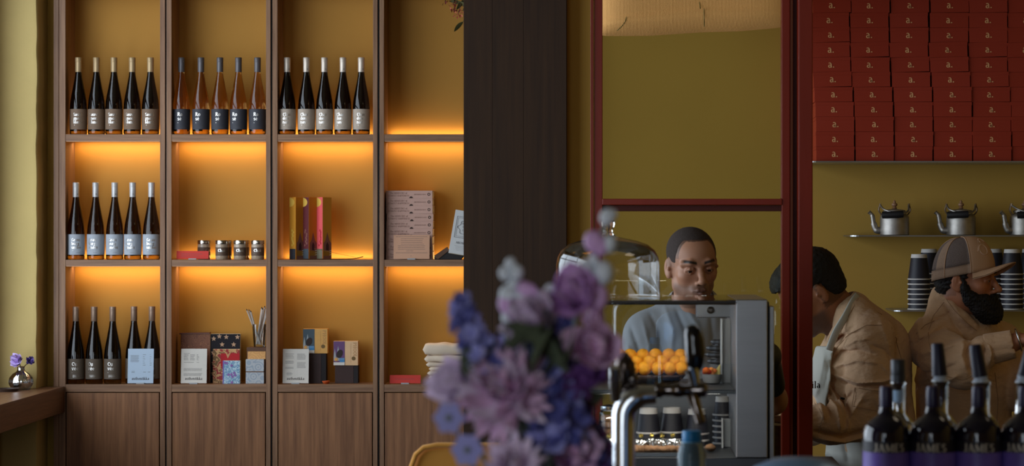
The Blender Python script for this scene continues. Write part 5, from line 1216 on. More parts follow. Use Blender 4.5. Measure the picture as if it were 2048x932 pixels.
# trucker cap, built in head space
cap = thing('trucker_cap', 'tan trucker cap with grey mesh sides and raised a, on bearded man', 'cap', H3.translation)
CT = mat('tan_cap_cotton', s(190, 152, 120), .9, bump=.15, bscale=500); CM = mat('grey_cap_mesh', s(112, 98, 92), .95, bump=1.0, bscale=900, var=.3, vscale=400); CW = mat('pale_cap_mesh', s(166, 138, 116), .95, bump=1.0, bscale=900, var=.2, vscale=400)
Q = Matrix.Translation(-H3.translation) @ H3
def dome(az, el, off=0):       # az 0 = front, + toward local +x
    ce = math.cos(el)**.82; se = math.sin(el); fr = .108+.0*se
    x = .0845*ce*math.sin(az); y = -.012+fr*ce*math.cos(az); z = .018+.128*se**.95+.016*math.cos(az)*(1-se)+.010*max(0, math.cos(az))*math.sin(2*el)
    n_ = Vector((x/.0845**2*.01, (y+.012)/.108**2*.01, (z-.018)/.128**2*.01)).normalized() if (x or y) else Vector((0, 0, 1))
    return Vector((x, y, z))+n_*off
def dome_patch(a0, a1, e0, e1, off, na=14, ne=10, th=.0022):
    mb = MB(); vs = []
    for o in (0, th):
        for i in range(na+1):
            for j in range(ne+1): vs.append(dome(R(a0+(a1-a0)*i/na), R(e0+(e1-e0)*j/ne), off+o))
    N_ = (na+1)*(ne+1); fs = []
    for i in range(na):
        for j in range(ne):
            a = i*(ne+1)+j; b = a+ne+1; fs.append((a, a+1, b+1, b)); fs.append((N_+a, N_+b, N_+b+1, N_+a+1))
    for i in range(na):
        for j in (0, ne): a = i*(ne+1)+j; b = a+ne+1; fs.append((a, b, N_+b, N_+a))
    for j in range(ne):
        for i in (0, na): a = i*(ne+1)+j; fs.append((a, a+1, N_+a+1, N_+a))
    return mb.add([Q @ v for v in vs], fs)
dome_patch(-62, 62, 0, 88, .002, 22, 16).obj('front_panel', CT, cap, smooth='all')
for a, b, m_ in ((62, 112, CM), (112, 136, CW), (136, 180, CM), (-112, -62, CM), (-136, -112, CW), (-180, -136, CM)): dome_patch(a, b, 13, 88, .001, 8, 14).obj('mesh_panel', m_, cap, smooth='all')
for a, b in ((62, 180), (-180, -62)): dome_patch(a, b, 0, 13, .0018, 14, 4).obj('sweatband', CW, cap, smooth='all')
for a in (62, -62, 112, -112, 180): MB().tube([Q @ dome(R(a), R(e), .004) for e in range(0, 89, 8)], .0016, 6).obj('seam', CT, cap, smooth='all')
MB().ball(Q @ dome(0, R(89.5), .003), (.007, .007, .004), 12, 8).obj('top_button', CT, cap, smooth='all')
vs = []; nu, nv = 22, 8
for o in (0, -.003):
    for i in range(nu+1):
        u = -1+2*i/nu; phi = R(60)*u; b0 = dome(phi, 0, .003)
        for j in range(nv+1):
            v = j/nv; L_ = .074*(1-abs(u)**2.6)**.5 if abs(u) < 1 else 0
            x = b0.x*(1+.10*v*(1-abs(u))); y = b0.y+L_*v; z = b0.z+.004-.004*u*u+(.030*v-.012*v*v)*(1-u*u)-.020*u*u*v; vs.append(Q @ Vector((x, y, z+o)))
N_ = (nu+1)*(nv+1); fs = []
for i in range(nu):
    for j in range(nv): a = i*(nv+1)+j; b = a+nv+1; fs += [(a, a+1, b+1, b), (N_+a, N_+b, N_+b+1, N_+a+1)]
    a = i*(nv+1)+nv; b = a+nv+1; fs.append((a, b, N_+b, N_+a))
MB().add(vs, fs).obj('brim', CT, cap, smooth='all')
MB().tube([Q @ dome(R(60*u_/10), 0, .0045) for u_ in range(-10, 11)], .0015, 6).obj('brim_seam', mat('brown_seam', s(140, 104, 76), .9), cap, smooth='all')
# raised letter a on the front: upper open hook and lower closed bowl
def logo(pts): return [Q @ dome(R(24+px_*620), R(36+pz*520), .0045) for px_, pz in pts]
c1 = [(-.012+.015*math.cos(R(a)), .026+.015*math.sin(R(a))) for a in range(200, -31, -15)]
c2 = [(.006+.017*math.cos(R(a)), -.008+.018*math.sin(R(a))) for a in range(0, 361, 15)]
MB().tube(logo([(x, z) for x, z in c1]), .0021, 6).obj('embroidered_letter', mat('cream_thread', s(206, 170, 140), .8), cap, smooth='all')
MB().tube(logo(c2), .0021, 6, caps=False).obj('embroidered_letter', _mc['cream_thread'], cap, smooth='all')
MB().tube(logo([(.003, .034), (.024, .0), (.03, -.012)]), .0020, 6).obj('embroidered_letter', _mc['cream_thread'], cap, smooth='all')
g = Field(axis((.97, .0037), (1.45, .008), (1.60, 0)), axis((7.24, .0045), (7.75, .009), (7.98, 0)), axis((.70, .012), (.84, .0037), (1.41, 0)))
g.ell(P(1925, 760, 7.72), (.160, .135, .19), .05); g.ell(P(1928, 880, 7.72), (.168, .14, .26), .06)
g.cap(P(1903, 622, 7.66), P(1915, 690, 7.7), .072, .12, .05); g.cap(P(1885, 645, 7.64), s3n, .062, .072, .04); g.cap(P(1935, 650, 7.7), s3f, .065, .075, .04)
g.chain([s3n, P(1890, 715, 7.48), e3], [.078, .078, .072], .04); g.chain([e3, P(1965, 705, 7.36)], [.070, .055], .03)
g.chain([s3f, e3f, P(2100, 745, 7.5)], [.075, .066, .05], .03)
g.cap(P(1898, 600, 7.66), P(1915, 645, 7.66), .066, .098, .03); g.cap(P(1918, 632, 7.64), P(1940, 660, 7.64), .070, .085, .03); g.cap(P(1930, 650, 7.62), P(1960, 690, 7.64), .05, .08, .03)
g.chain([P(1882, 586, 7.68), P(1886, 592, 7.61), P(1906, 610, 7.575), P(1930, 634, 7.555), P(1950, 652, 7.56)], [.014, .017, .018, .016, .014], .006)
for poly, w_, a_ in (([(1835, 690), (1862, 668), (1895, 655)], 4, -.009), ([(1838, 705), (1880, 690), (1920, 672)], 5, .009), ([(1850, 660), (1880, 640), (1905, 632)], 4, -.007), ([(1930, 680), (1918, 700), (1922, 728), (1932, 738)], 4, -.013), ([(1945, 682), (1934, 700), (1936, 730)], 4, .012), ([(1952, 690), (1944, 715)], 4, -.010), ([(1958, 682), (1962, 700), (1960, 722)], 4, .010), ([(1912, 680), (1905, 705), (1915, 735)], 5, .008), ([(1835, 752), (1870, 735), (1900, 720)], 4, -.008), ([(1840, 790), (1880, 775)], 5, -.008), ([(1848, 770), (1880, 755), (1900, 742)], 5, .008), ([(1898, 612), (1915, 650), (1930, 668)], 4, -.008), ([(1908, 606), (1928, 640), (1950, 660)], 4, .007), ([(1870, 760), (1872, 830), (1868, 900)], 6, -.008), ([(1960, 745), (1965, 800), (1955, 870)], 6, .008), ([(1855, 625), (1842, 650), (1838, 680)], 5, .006)):
    g.fold(poly, 7.5, w_, a_, (7.2, 7.74))
g.ripple(.0012, 44, 12); g.obj('jacket', JK, m3, 1)
for pl_ in ([(1888, 604), (1866, 632), (1856, 668), (1862, 705), (1876, 728)], [(1890, 752), (1925, 760), (1965, 742)], [(1852, 770), (1862, 840), (1858, 920)], [(1892, 598), (1910, 622), (1934, 646), (1956, 664)], [(1832, 668), (1850, 650), (1872, 640)], [(1990, 745), (1996, 800), (1992, 880)]): seam(g, m3, pl_)
g = Field(axis((1.20, .004), (1.40, 0)), axis((7.22, .0045), (7.46, 0)), axis((1.10, .004), (1.32, 0)))
ca, cb = P(1972, 700, 7.36), P(2028, 688, 7.342); g.cap(ca, cb, .053, .047, .002)
dn = (cb-ca).normalized(); g.keep(lambda X, Y, Z: np.maximum((X-cb.x)*dn.x+(Y-cb.y)*dn.y+(Z-cb.z)*dn.z, -((X-ca.x)*dn.x+(Y-ca.y)*dn.y+(Z-ca.z)*dn.z)), .003)
g.cap(cb-dn*.01, cb+dn*.06, .038, .038, .002, 'sub'); g.fold([(1972, 701), (2034, 694)], 7.34, 1.5, -.003); g.fold([(1975, 712), (2030, 704)], 7.34, 4, .002); g.obj('cuff', JK, m3, 1)
lower(m3, (U(1928, 7.72), 7.72, .86), 20)
bz = thing('bracelet', 'thin silver bangle on the wrist of the bearded man', 'bracelet', P(2037, 680, 7.34))
q = Vector((.85, -.1, .25)).to_track_quat('Z', 'Y').to_matrix().to_4x4()
MB().tube([q @ Vector((.036*math.cos(2*PI*i/24), .036*math.sin(2*PI*i/24), 0)) for i in range(25)], .0032, 8, caps=False).obj('bangle_ring', CHROME, bz, smooth='all')
# ================================================================ back counter and glass display case
ZC = .965
t = thing('service_counter', 'low service counter carrying the display case, below the picture edge', 'counter')
MB().box(-.32, .62, 5.62, 6.34, ZC-.04, ZC).obj('worktop', W_DARK, t, bevel=.003); MB().box(-.28, .58, 5.68, 6.30, 0, ZC-.04).obj('cabinet_body', W_DARK, t)
t = thing('kitchen_worktop', 'low steel worktop behind the partition, below the picture edge', 'counter')
MB().box(.42, .66, 7.23, 7.70, .82, .86).obj('worktop', STEEL, t); MB().box(.44, .64, 7.26, 7.68, 0, .82).obj('cabinet_body', STEEL, t)
MB().box(1.40, 2.2, 7.2, 7.9, .82, .86).obj('worktop', STEEL, t); MB().box(1.42, 2.18, 7.24, 7.88, 0, .82).obj('cabinet_body', STEEL, t)
YA, YZ = 5.75, 6.20
def cx_(px, Y=YA): return U(px, Y)
cs = thing('display_case', 'glass and brushed steel countertop display case filled with sweets', 'display case', (0, 0, 0))
xl, xr = cx_(1070), cx_(1471); zT = V(603, YA)
DKS = mat('dark_steel', s(96, 99, 104), .4, .9, var=.08, vscale=5)
MB().box(xl, cx_(1536), YA, YZ, ZC+.0005, 1.02).obj('base', DKS, cs, bevel=.002)
MB().box(cx_(1472), cx_(1535), YA-.004, YZ, 1.0205, V(599, YA)).obj('steel_column', STEEL, cs, bevel=.0025)
MB().box(cx_(1535.5), cx_(1539), YA+.02, YZ, 1.0, V(604, YA)).obj('dark_gap_strip', BLACK, cs)  # black strip stands in for the shaded gap between column and cheek
MB().box(cx_(1539.5), cx_(1549), YA+.01, YZ, ZC+.0005, V(613, YA)).obj('side_cheek', STEEL, cs, bevel=.002)
MB().box(cx_(1062), xr, YA-.006, YZ, zT, zT+.0045).obj('top_glass', CASEG, cs)
MB().box(cx_(1062), xr, YA-.010, YA-.0062, zT-.004, zT+.0020).obj('top_edge_rail', mat('dark_rail', s(52, 48, 46), .35, .6), cs)
MB().box(cx_(1062), xr, YZ-.004, YZ, zT-.006, zT-.0004).obj('top_back_rail', _mc['dark_rail'], cs)
MB().box(xl+.003, xr, YA-.002, YA+.001, 1.0205, zT-.0045).obj('front_glass', CASEG, cs)
MB().box(xl, xl+.004, YA, YZ, 1.0205, zT-.001).obj('side_glass', CASEG, cs)
MB().box(xl+.006, xr, YA+.012, YZ-.01, V(784, YA), V(780, YA)).obj('middle_shelf', DKS, cs, bevel=.001)
MB().box(xl+.006, xr, YA+.006, YA+.0115, V(788, YA), V(783, YA)).obj('shelf_edge', mat('light_edge', s(150, 152, 152), .4, .5), cs)
MB().box(U(1443, 6.05), U(1472, 6.05), 6.03, 6.05, V(778, 6.05), V(637, 6.05)).obj('inner_panel', mat('pale_steel', s(170, 172, 172), .45, .3), cs, bevel=.001)
MB().box(U(1441, 6.02), U(1444, 6.02), 6.0, 6.03, V(776, 6.02), V(637, 6.02)).obj('panel_edge', mat('pale_edge', s(205, 208, 208), .4, .2), cs)
MB().box(U(1445, 6.05), U(1472, 6.05), 6.03, 6.05, 1.0205, V(836, 6.05)).obj('inner_panel', _mc['pale_steel'], cs, bevel=.001)
MB().box(U(1443, 6.02), U(1445.5, 6.02), 6.0, 6.03, 1.0205, V(836, 6.02)).obj('panel_edge', _mc['pale_edge'], cs)
MB().box(U(1268, YZ), U(1485, YZ), YZ-.012, YZ-.002, 1.0205, V(789, YZ)).obj('back_panel', DKS, cs)
MB().box(U(1392, 6.1), U(1475, 6.1), 6.06, 6.14, V(634, 6.1), V(607, 6.1)).obj('lamp_housing', DKS, cs, bevel=.002)
MB().lathe([(.010, 0), (.010, .01), (.004, .012)], 16, M=Matrix.Translation(P(1421, 620, 6.058)) @ Matrix.Rotation(PI/2, 4, 'X')).obj('fan_cap', BLACK, cs)
MB().box(xl+.006, xr, YA+.004, YA+.008, zT-.0085, zT-.0005).obj('lamp_shield', _mc['dark_rail'], cs)
TUBE = mat('case_lamp_tube', (1, .93, .82, 1), .4, emit=4)
for nm, zz in (('upper', zT-.004), ('lower', V(787, YA))):
    MB().tube([(xl+.02, YA+.016, zz), (xr-.04, YA+.016, zz)], .0022, 8).obj('lamp_tube', TUBE, cs)
    area('case_light', (.5*(xl+xr), YA+.03, zz-.006), (R(24), 0, 0), .44, .010, .85, (1.0, .90, .76), 170)
# glass dome
dm = thing('cake_dome', 'clear glass cake dome with ball knob on top of the display case', 'cake dome', (U(1216, 5.97), 5.97, zT+.005))
MB().lathe([(.1385, 0), (.1395, .003), (.1385, .006), (.1375, .085), (.134, .105), (.124, .124), (.106, .139), (.078, .149), (.045, .156), (.020, .161), (.0175, .166)], 64, caps=False).obj('dome_shell', thin_glass('dome_glass', (.95, .94, .92, 1), .13), dm, smooth='all')
SG = mat('solid_glass', (1, 1, 1, 1), .02, trans=1, ior=1.45)
MB().lathe([(.0175, .164), (.013, .170), (.0125, .178), (.0165, .185), (.0185, .194), (.0165, .204), (.009, .210), (.0001, .212)], 24).obj('knob', SG, dm, smooth='all')
# laddus on a dark platter
LAD = mat('orange_laddu', s(244, 164, 38), .6, bump=1.0, bscale=260, var=.16, vscale=150, spec=.3)
zS = V(780, YA)+.0005
pt = thing('sweet_platter', 'dark fluted platter under the orange sweet balls', 'platter', (U(1303, 5.97), 5.97, zS))
seg = 60; vs = []
pr = [(.050, 0), (.070, .004), (.082, .016), (.090, .026), (.086, .026), (.074, .016), (.001, .013)]
for r_, z in pr:
    for k in range(seg):
        a = 2*PI*k/seg; q = r_*(1+(.03 if z > .01 and r_ > .06 else 0)*math.cos(20*a)); vs.append((q*math.cos(a), q*.82*math.sin(a), z))
MB().add(vs, [(i*seg+k, i*seg+(k+1) % seg, (i+1)*seg+(k+1) % seg, (i+1)*seg+k) for i in range(len(pr)-1) for k in range(seg)]+[tuple(range(seg))[::-1]]).obj('dish', mat('dark_lacquer', s(60, 42, 36), .25), pt, smooth='all')
lball = None
rowsL = [([1238, 1259.5, 1285, 1311, 1337, 1361], 711, 6.035, 'back row'), ([1250, 1272, 1299, 1325, 1351, 1368], 724, 6.0, 'middle row'), ([1265, 1289, 1315.5, 1341, 1363], 737, 5.965, 'front row')]
ordl = ['leftmost', 'second from left', 'third from left', 'fourth from left', 'fifth from left', 'rightmost']
bm = MB(); bm.ball((0, 0, 0), .0182, 24, 16); lmesh = bm.mesh('sweet_ball', LAD, 'all')
for xs_, py, Y, rn in rowsL:
    for i, px in enumerate(xs_):
        o = link('sweet_ball', lmesh, None, 0, P(px+rs.uniform(-1, 1), py+rs.uniform(-.8, .8), Y), (rs.uniform(0, 3), rs.uniform(0, 3), 0))
        o.scale = (rs.uniform(.97, 1.04),)*3
        o['label'] = f'round orange sweet ball on dark platter, {rn}, {ordl[i] if i < len(xs_)-1 else "rightmost"}'; o['category'] = 'sweet'; o['group'] = 'orange sweet balls on the platter'
mb = MB(); mb.prism([(U(1246, 5.98), zS+.014), (U(1365, 5.98), zS+.014), (U(1362, 5.98), zS+.020), (U(1250, 5.98), zS+.020)], 5.94, 6.03); q = mb.obj('paper_liner', mat('brown_liner', s(96, 66, 46), .8)); q['label'] = 'brown liner under the orange sweet balls'; q['category'] = 'liner'
for i, (px, Y) in enumerate(((1262, 6.03), (1300, 6.035), (1338, 6.03))):
    pass
bw_ = thing('snack_bowl', 'small pale grey bowl of orange and red snacks at the case right', 'bowl', (U(1424, 5.98), 5.98, zS))
MB().lathe([(.014, 0), (.022, .003), (.027, .020), (.028, .026), (.0255, .026), (.02, .008), (.0001, .007)], 28, caps=False).obj('bowl_shell', mat('pale_ceramic', s(150, 150, 152), .3), bw_, smooth=True)
for i, (dx, dz, r_, c) in enumerate(((-.016, .036, .010, s(226, 110, 40)), (-.010, .032, .009, s(190, 52, 26)), (-.002, .038, .007, s(232, 150, 70)), (.006, .034, .008, s(222, 120, 56)), (.0, .030, .009, s(230, 150, 90)), (-.018, .030, .007, s(205, 70, 30)))):
    o = MB().ball((0, 0, 0), (r_, r_*.8, r_*.85), 10, 8).obj('snack_piece', mat('snack_%d' % i, c, .6, bump=.8, bscale=300)); o.location = bw_.location+Vector((dx, -.006+.003*i, dz)); o['label'] = ['large orange', 'deep red', 'pale orange round', 'small orange', 'buff orange', 'small brick red'][i]+' snack piece in the grey bowl'; o['category'] = 'snack'
o = MB().add([(0, 0, 0), (.022, 0, 0), (.022, 0, .044), (.0, 0, .012), (0, .02, 0), (.022, .02, 0), (.022, .02, .044), (0, .02, .012)], [(0, 1, 2, 3), (7, 6, 5, 4), (0, 4, 5, 1), (1, 5, 6, 2), (2, 6, 7, 3), (3, 7, 4, 0)]).obj('lime_wedge', mat('pale_lime', s(214, 200, 120), .6, bump=.8, bscale=300), bevel=.003); o.location = (U(1424, 6.0), 5.985, V(760, 6.0)); o['label'] = 'pale yellow-green wedge standing in the grey snack bowl'; o['category'] = 'fruit'
# small cups in the lower compartment
cm2 = cup_mesh(.0235, .0310, .068)
cup_stack(1297, 6.02, 1.0203, 3, 'small stack left in the display case', 'small cups left in the display case', cm2, .019)
cup_stack(1344, 6.04, 1.0203, 3, 'small stack middle in the display case', 'small cups middle in the display case', cm2, .019)
cup_stack(1394, 6.02, 1.0203, 3, 'small stack right in the display case', 'small cups right in the display case', cm2, .018)
cm3 = cup_mesh(.0200, .0270, .052)
cup_stack(1446, 6.13, 1.0203, 6, 'narrow stack at the case corner', 'narrow cups at the display case corner', cm3, .0155)
cup_stack(1158, 6.02, 1.0203, 3, 'small stack behind the flowers', 'small cups behind the flowers', cm2, .019)
# foil sweets and cookies
FS = mat('silver_wrap', s(235, 235, 232), .16, 1, bump=1.0, bscale=130); FG = mat('gold_wrap', s(214, 186, 96), .25, .9, bump=1, bscale=130); CK = mat('brown_cookie', s(150, 112, 82), .9, bump=1, bscale=200, var=.2, vscale=90)
tr = thing('steel_tray', 'low steel tray of foil sweets and cookies in the display case', 'tray', (0, 0, 0))
MB().box(U(1080, 5.86), U(1362, 5.86), 5.79, 5.93, 1.0204, 1.0225).obj('tray_floor', STEEL, tr); MB().box(U(1080, 5.79), U(1362, 5.79), 5.784, 5.789, 1.0204, 1.030).obj('tray_rim', STEEL, tr, bevel=.001)
def crumple(r_, seed):
    r0 = np.random.RandomState(seed); mb = MB(); mb.ball((0, 0, 0), r_, 10, 7); mb.v = [tuple(np.array(v)*(1+r0.uniform(-.22, .22))) for v in mb.v]; return mb
fm = [crumple(.0115, i).mesh('foil_sweet', FS) for i in range(4)]; fgm = crumple(.006, 9).mesh('foil_sweet', FG); ckm = [crumple(.012, 20+i).mesh('cookie', CK, 'all') for i in range(3)]
nthl = [q+' from left' for q in ('first', 'second', 'third', 'fourth', 'fifth', 'sixth', 'seventh', 'eighth', 'ninth', 'tenth', 'eleventh', 'twelfth', 'thirteenth', 'fourteenth', 'fifteenth')]
for i in range(15):
    px = 1208+i*10.6
    o = link('cookie', ckm[i % 3], None, 0, P(px, 905, 5.815)+Vector((0, 0, .001)), (rs.uniform(0, 3), 0, rs.uniform(0, 3))); o.location.z = 1.0345; o['label'] = 'brown cookie ball under silver foil sweets, '+nthl[i]; o['category'] = 'cookie'; o['group'] = 'brown cookies in the display case'
    o = link('foil_sweet', fm[i % 4], None, 0, (U(px+4, 5.83), 5.845, 1.046+rs.uniform(0, .006)), (rs.uniform(0, 3), rs.uniform(0, 3), 0)); o['label'] = 'crumpled silver foil sweet in the case tray, '+nthl[i]; o['category'] = 'sweet'; o['group'] = 'silver foil sweets in the display case'
    if i % 2: o = link('foil_sweet', fgm, None, 0, (U(px, 5.86), 5.868, 1.064+rs.uniform(0, .003)), (1, i, 0)); o['label'] = 'tiny gold sweet on top of the silver ones, '+nthl[i//2]; o['category'] = 'sweet'; o['group'] = 'gold wrapped sweets in the display case'
for i in range(9):
    px = 1086+i*12; o = link('cookie', ckm[i % 3], None, 0, (U(px, 5.86), 5.85, 1.0345), (rs.uniform(0, 3), 0, rs.uniform(0, 3))); o['label'] = 'brown cookie ball seen past the flowers, '+nthl[i]; o['category'] = 'cookie'; o['group'] = 'brown cookies behind the flowers'
o = link('cookie', ckm[1], None, 0, P(1421, 900, 5.9), (0, 0, 1)); o.location.z = 1.0325; o.scale = (1.4, 1, .8); o['label'] = 'single flat brown cookie right of the blue capped bottle'; o['category'] = 'cookie'
jr2 = thing('cookie_jar', 'tall clear jar of brown cookies at the left in the case', 'jar', (U(1219, 6.0), 6.0, 1.0203))
MB().lathe([(.026, 0), (.028, .003), (.028, .095), (.024, .101)], 28, caps=False).obj('jar_wall', GLASS, jr2, smooth=True)
MB().lathe([(.0245, .101), (.0255, .103), (.0255, .113), (.006, .117), (.0001, .118)], 24).obj('lid', CHROME, jr2, smooth=True)
for k in range(5): MB().lathe([(.018, 0), (.021, .004), (.021, .012), (.017, .016)], 16, c=(rs.uniform(-.003, .003), 0, .003+.0175*k)).obj('cookie_disc', CK, jr2, smooth='all')
gl = thing('storage_glass', 'tall clear glass container between the case and the red post', 'container', (U(1553, 7.29), 7.29, .862))
MB().lathe([(.040, 0), (.042, .004), (.042, .19), (.044, .2)], 28, caps=False).obj('glass_wall', GLASS, gl, smooth=True)
MB().lathe([(.038, .004), (.038, .11), (.0001, .115)], 24).obj('amber_contents', mat('amber_contents', s(150, 110, 66), .5, var=.2, vscale=60), gl, smooth=True)
# ================================================================ foreground bar
ZBAR = 1.04
t = thing('bar_counter', 'foreground bar counter under flowers, tap and bottles, below the picture edge', 'counter')
MB().box(-.55, 1.5, 2.0, 4.30, ZBAR-.04, ZBAR).obj('worktop', W_DARK, t, bevel=.003); MB().box(-.5, 1.45, 2.06, 4.24, 0, ZBAR-.04).obj('cabinet_body', W_DARK, t)
YT = 3.5
tp = thing('beer_tap', 'polished chrome tap column with black lever handle in front of the case', 'tap', (0, 0, 0))
col_pts = [P(1247, 0, YT)]; col_pts[0].z = ZBAR+.0002
path = [Vector((U(1247, YT), YT, z)) for z in np.linspace(ZBAR+.0002, V(850, YT), 8)]
path += [P(1247+46*(1-math.cos(a)), 834-34*math.sin(a)*1.3-0, YT) for a in [PI/2*i/10 for i in range(1, 11)]]+[P(1312, 789, YT)]
MB().tube(path, [.0182]*(len(path)-4)+[.0168, .0155, .0145, .014], 24).obj('column', CHROME, tp, smooth=True)
DCH = mat('dark_chrome', s(120, 112, 108), .15, 1)
MB().lathe([(.034, 0), (.034, .008), (.022, .014)], 28, c=(U(1247, YT), YT, ZBAR+.0002)).obj('base_flange', CHROME, tp, smooth=True)
Mx = Matrix.Translation(P(1310, 780, YT)) @ Matrix.Rotation(PI/2, 4, 'Y')
MB().lathe([(.0105, 0), (.0125, .002), (.0125, .010), (.0095, .013), (.0095, .028), (.0115, .031), (.0115, .040), (.0095, .044), (.0098, .062), (.0115, .066), (.0115, .078), (.006, .082)], 24, M=Mx).obj('faucet_body', DCH, tp, smooth=True)
MB().tube([P(1385, 784, YT), P(1392, 812, YT), P(1402, 846, YT-.01)], [.0095, .0085, .0075], 18).obj('spout', DCH, tp, smooth=True)
MB().tube([P(1391, 772, YT), P(1388, 755, YT), P(1383, 738, YT)], [.0070, .0095, .0125], 20).obj('handle_ferrule', CHROME, tp, smooth=True)
MB().tube([P(1389, 742, YT), P(1390, 730, YT), P(1391, 705, YT), P(1389, 680, YT), P(1385, 664, YT), P(1381, 655, YT), P(1379, 651, YT)], [.0085, .0135, .0155, .0150, .0130, .0090, .004], 24, flat=.8).obj('lever_handle', mat('gloss_black', s(18, 18, 22), .12, coat=.6), tp, smooth='all')
MB().tube([P(1232, 800, YT-.02), P(1230, 770, YT-.03), P(1229, 735, YT-.04)], [.0075, .0095, .0080], 16).obj('second_ferrule', CHROME, tp, smooth=True)
MB().tube([P(1244, 790, YT+.02), P(1252, 760, YT+.01), P(1250, 728, YT+.0), P(1246, 706, YT)], [.010, .017, .0155, .007], 18).obj('second_lever', mat('brown_chrome', s(84, 72, 66), .22, .8), tp, smooth='all')
MB().ball(P(1266, 757, YT), .0095, 16, 12).obj('pivot_ball', DCH, tp, smooth='all')
bb = thing('water_bottle', 'small pale blue plastic bottle with bright blue cap', 'bottle', (U(1383.5, 4.0), 4.0, ZBAR+.0002))
zc_ = V(882, 4.0)-ZBAR
MB().lathe([(.022, 0), (.026, .004), (.026, zc_-.045), (.0255, zc_-.025), (.022, zc_-.010), (.0175, zc_-.001), (.0165, zc_)], 30).obj('body', mat('blue_pet', s(150, 185, 205), .12, trans=.75, ior=1.25), bb, smooth='all')
MB().lathe([(.0172, zc_), (.0175, zc_+.001), (.0170, zc_+.017), (.0160, zc_+.0185), (.0001, zc_+.0185)], 30).obj('cap', mat('blue_cap', s(30, 120, 176), .4), bb, smooth=True)
MB().lathe([(.0180, zc_-.003), (.0180, zc_-.0005)], 30).obj('neck_ring', mat('light_blue', s(120, 180, 220), .3), bb, smooth=True)
dl = thing('domed_lid', 'round blue-grey metal lid with blue sheen at the bottom edge', 'lid', (U(1600, 3.0), 3.0, ZBAR+.0002))
zd = V(914, 3.0)-ZBAR
MB().lathe([(.085, 0), (.086, zd-.05), (.080, zd-.034), (.062, zd-.014), (.036, zd-.003), (.0001, zd)], 40).obj('lid_dome', mat('blue_sheen_metal', s(130, 170, 215), .3, .35), dl, smooth='all')
# dark bottles
YBt = 3.8; hb = V(773, YBt)-ZBAR
BG = mat('black_purple_glass', s(22, 18, 34), .08, coat=.5); PLB = mat('purple_label', s(118, 96, 184), .4, var=.4, vscale=14); BLKLAB = mat('black_label', s(36, 32, 40), .5)
b0 = thing('spirit_bottle', 'x', 'bottle')
kx = YBt/F
MB().lathe([(.034, 0), (.0395, .004), (.0395, V(872, YBt)-ZBAR), (.0388, V(863, YBt)-ZBAR), (.0365, V(854, YBt)-ZBAR), (.0320, V(845, YBt)-ZBAR), (.0255, V(838, YBt)-ZBAR), (.0185, V(833, YBt)-ZBAR), (.0138, V(827, YBt)-ZBAR), (.0112, V(815, YBt)-ZBAR), (.0108, hb-.03)], 36).obj('body', BG, b0, smooth='all')
MB().lathe([(.0113, hb-.034), (.0116, hb-.032), (.0112, hb-.004), (.0100, hb), (.0001, hb)], 24).obj('foil_capsule', mat('dark_violet_foil', s(34, 28, 62), .35), b0, smooth=True)
zl = V(880, YBt)-ZBAR; mb = MB(); n = 36; vs = []
for i in range(n+1): a = R(-120+240*i/n); vs += [(.0398*math.sin(a), -.0398*math.cos(a), .03), (.0398*math.sin(a), -.0398*math.cos(a), zl-.0185), (.0398*math.sin(a), -.0398*math.cos(a), zl)]
mb.add(vs, [(3*i, 3*i+3, 3*i+4, 3*i+1) for i in range(n)]); mb.m = 1; mb.add(vs, [(3*i+1, 3*i+4, 3*i+5, 3*i+2) for i in range(n)])
lo = mb.obj('bottle_label', [PLB, BLKLAB], b0, smooth='all')
text_mb(['JAMES'], .0185, warp=cyl_warp(.0403, -.031, zl-.0165), wk=1.3).obj('lettering', mat('dull_gold_ink', s(200, 190, 176), .5), lo)
for i, (px, lab) in enumerate(((1773, 'leftmost of the front row'), (1866, 'second in the front row'), (1957, 'third in the front row'), (2050, 'cut by the right photo edge'))):
    o = b0 if i == 0 else dup(b0); o.location = (U(px, YBt), YBt, ZBAR+.0002); o.rotation_euler = (0, 0, R([6, -8, -2, -14][i])); o['label'] = 'dark blurred bottle with purple label, '+lab; o['group'] = 'dark bottles in the front row'
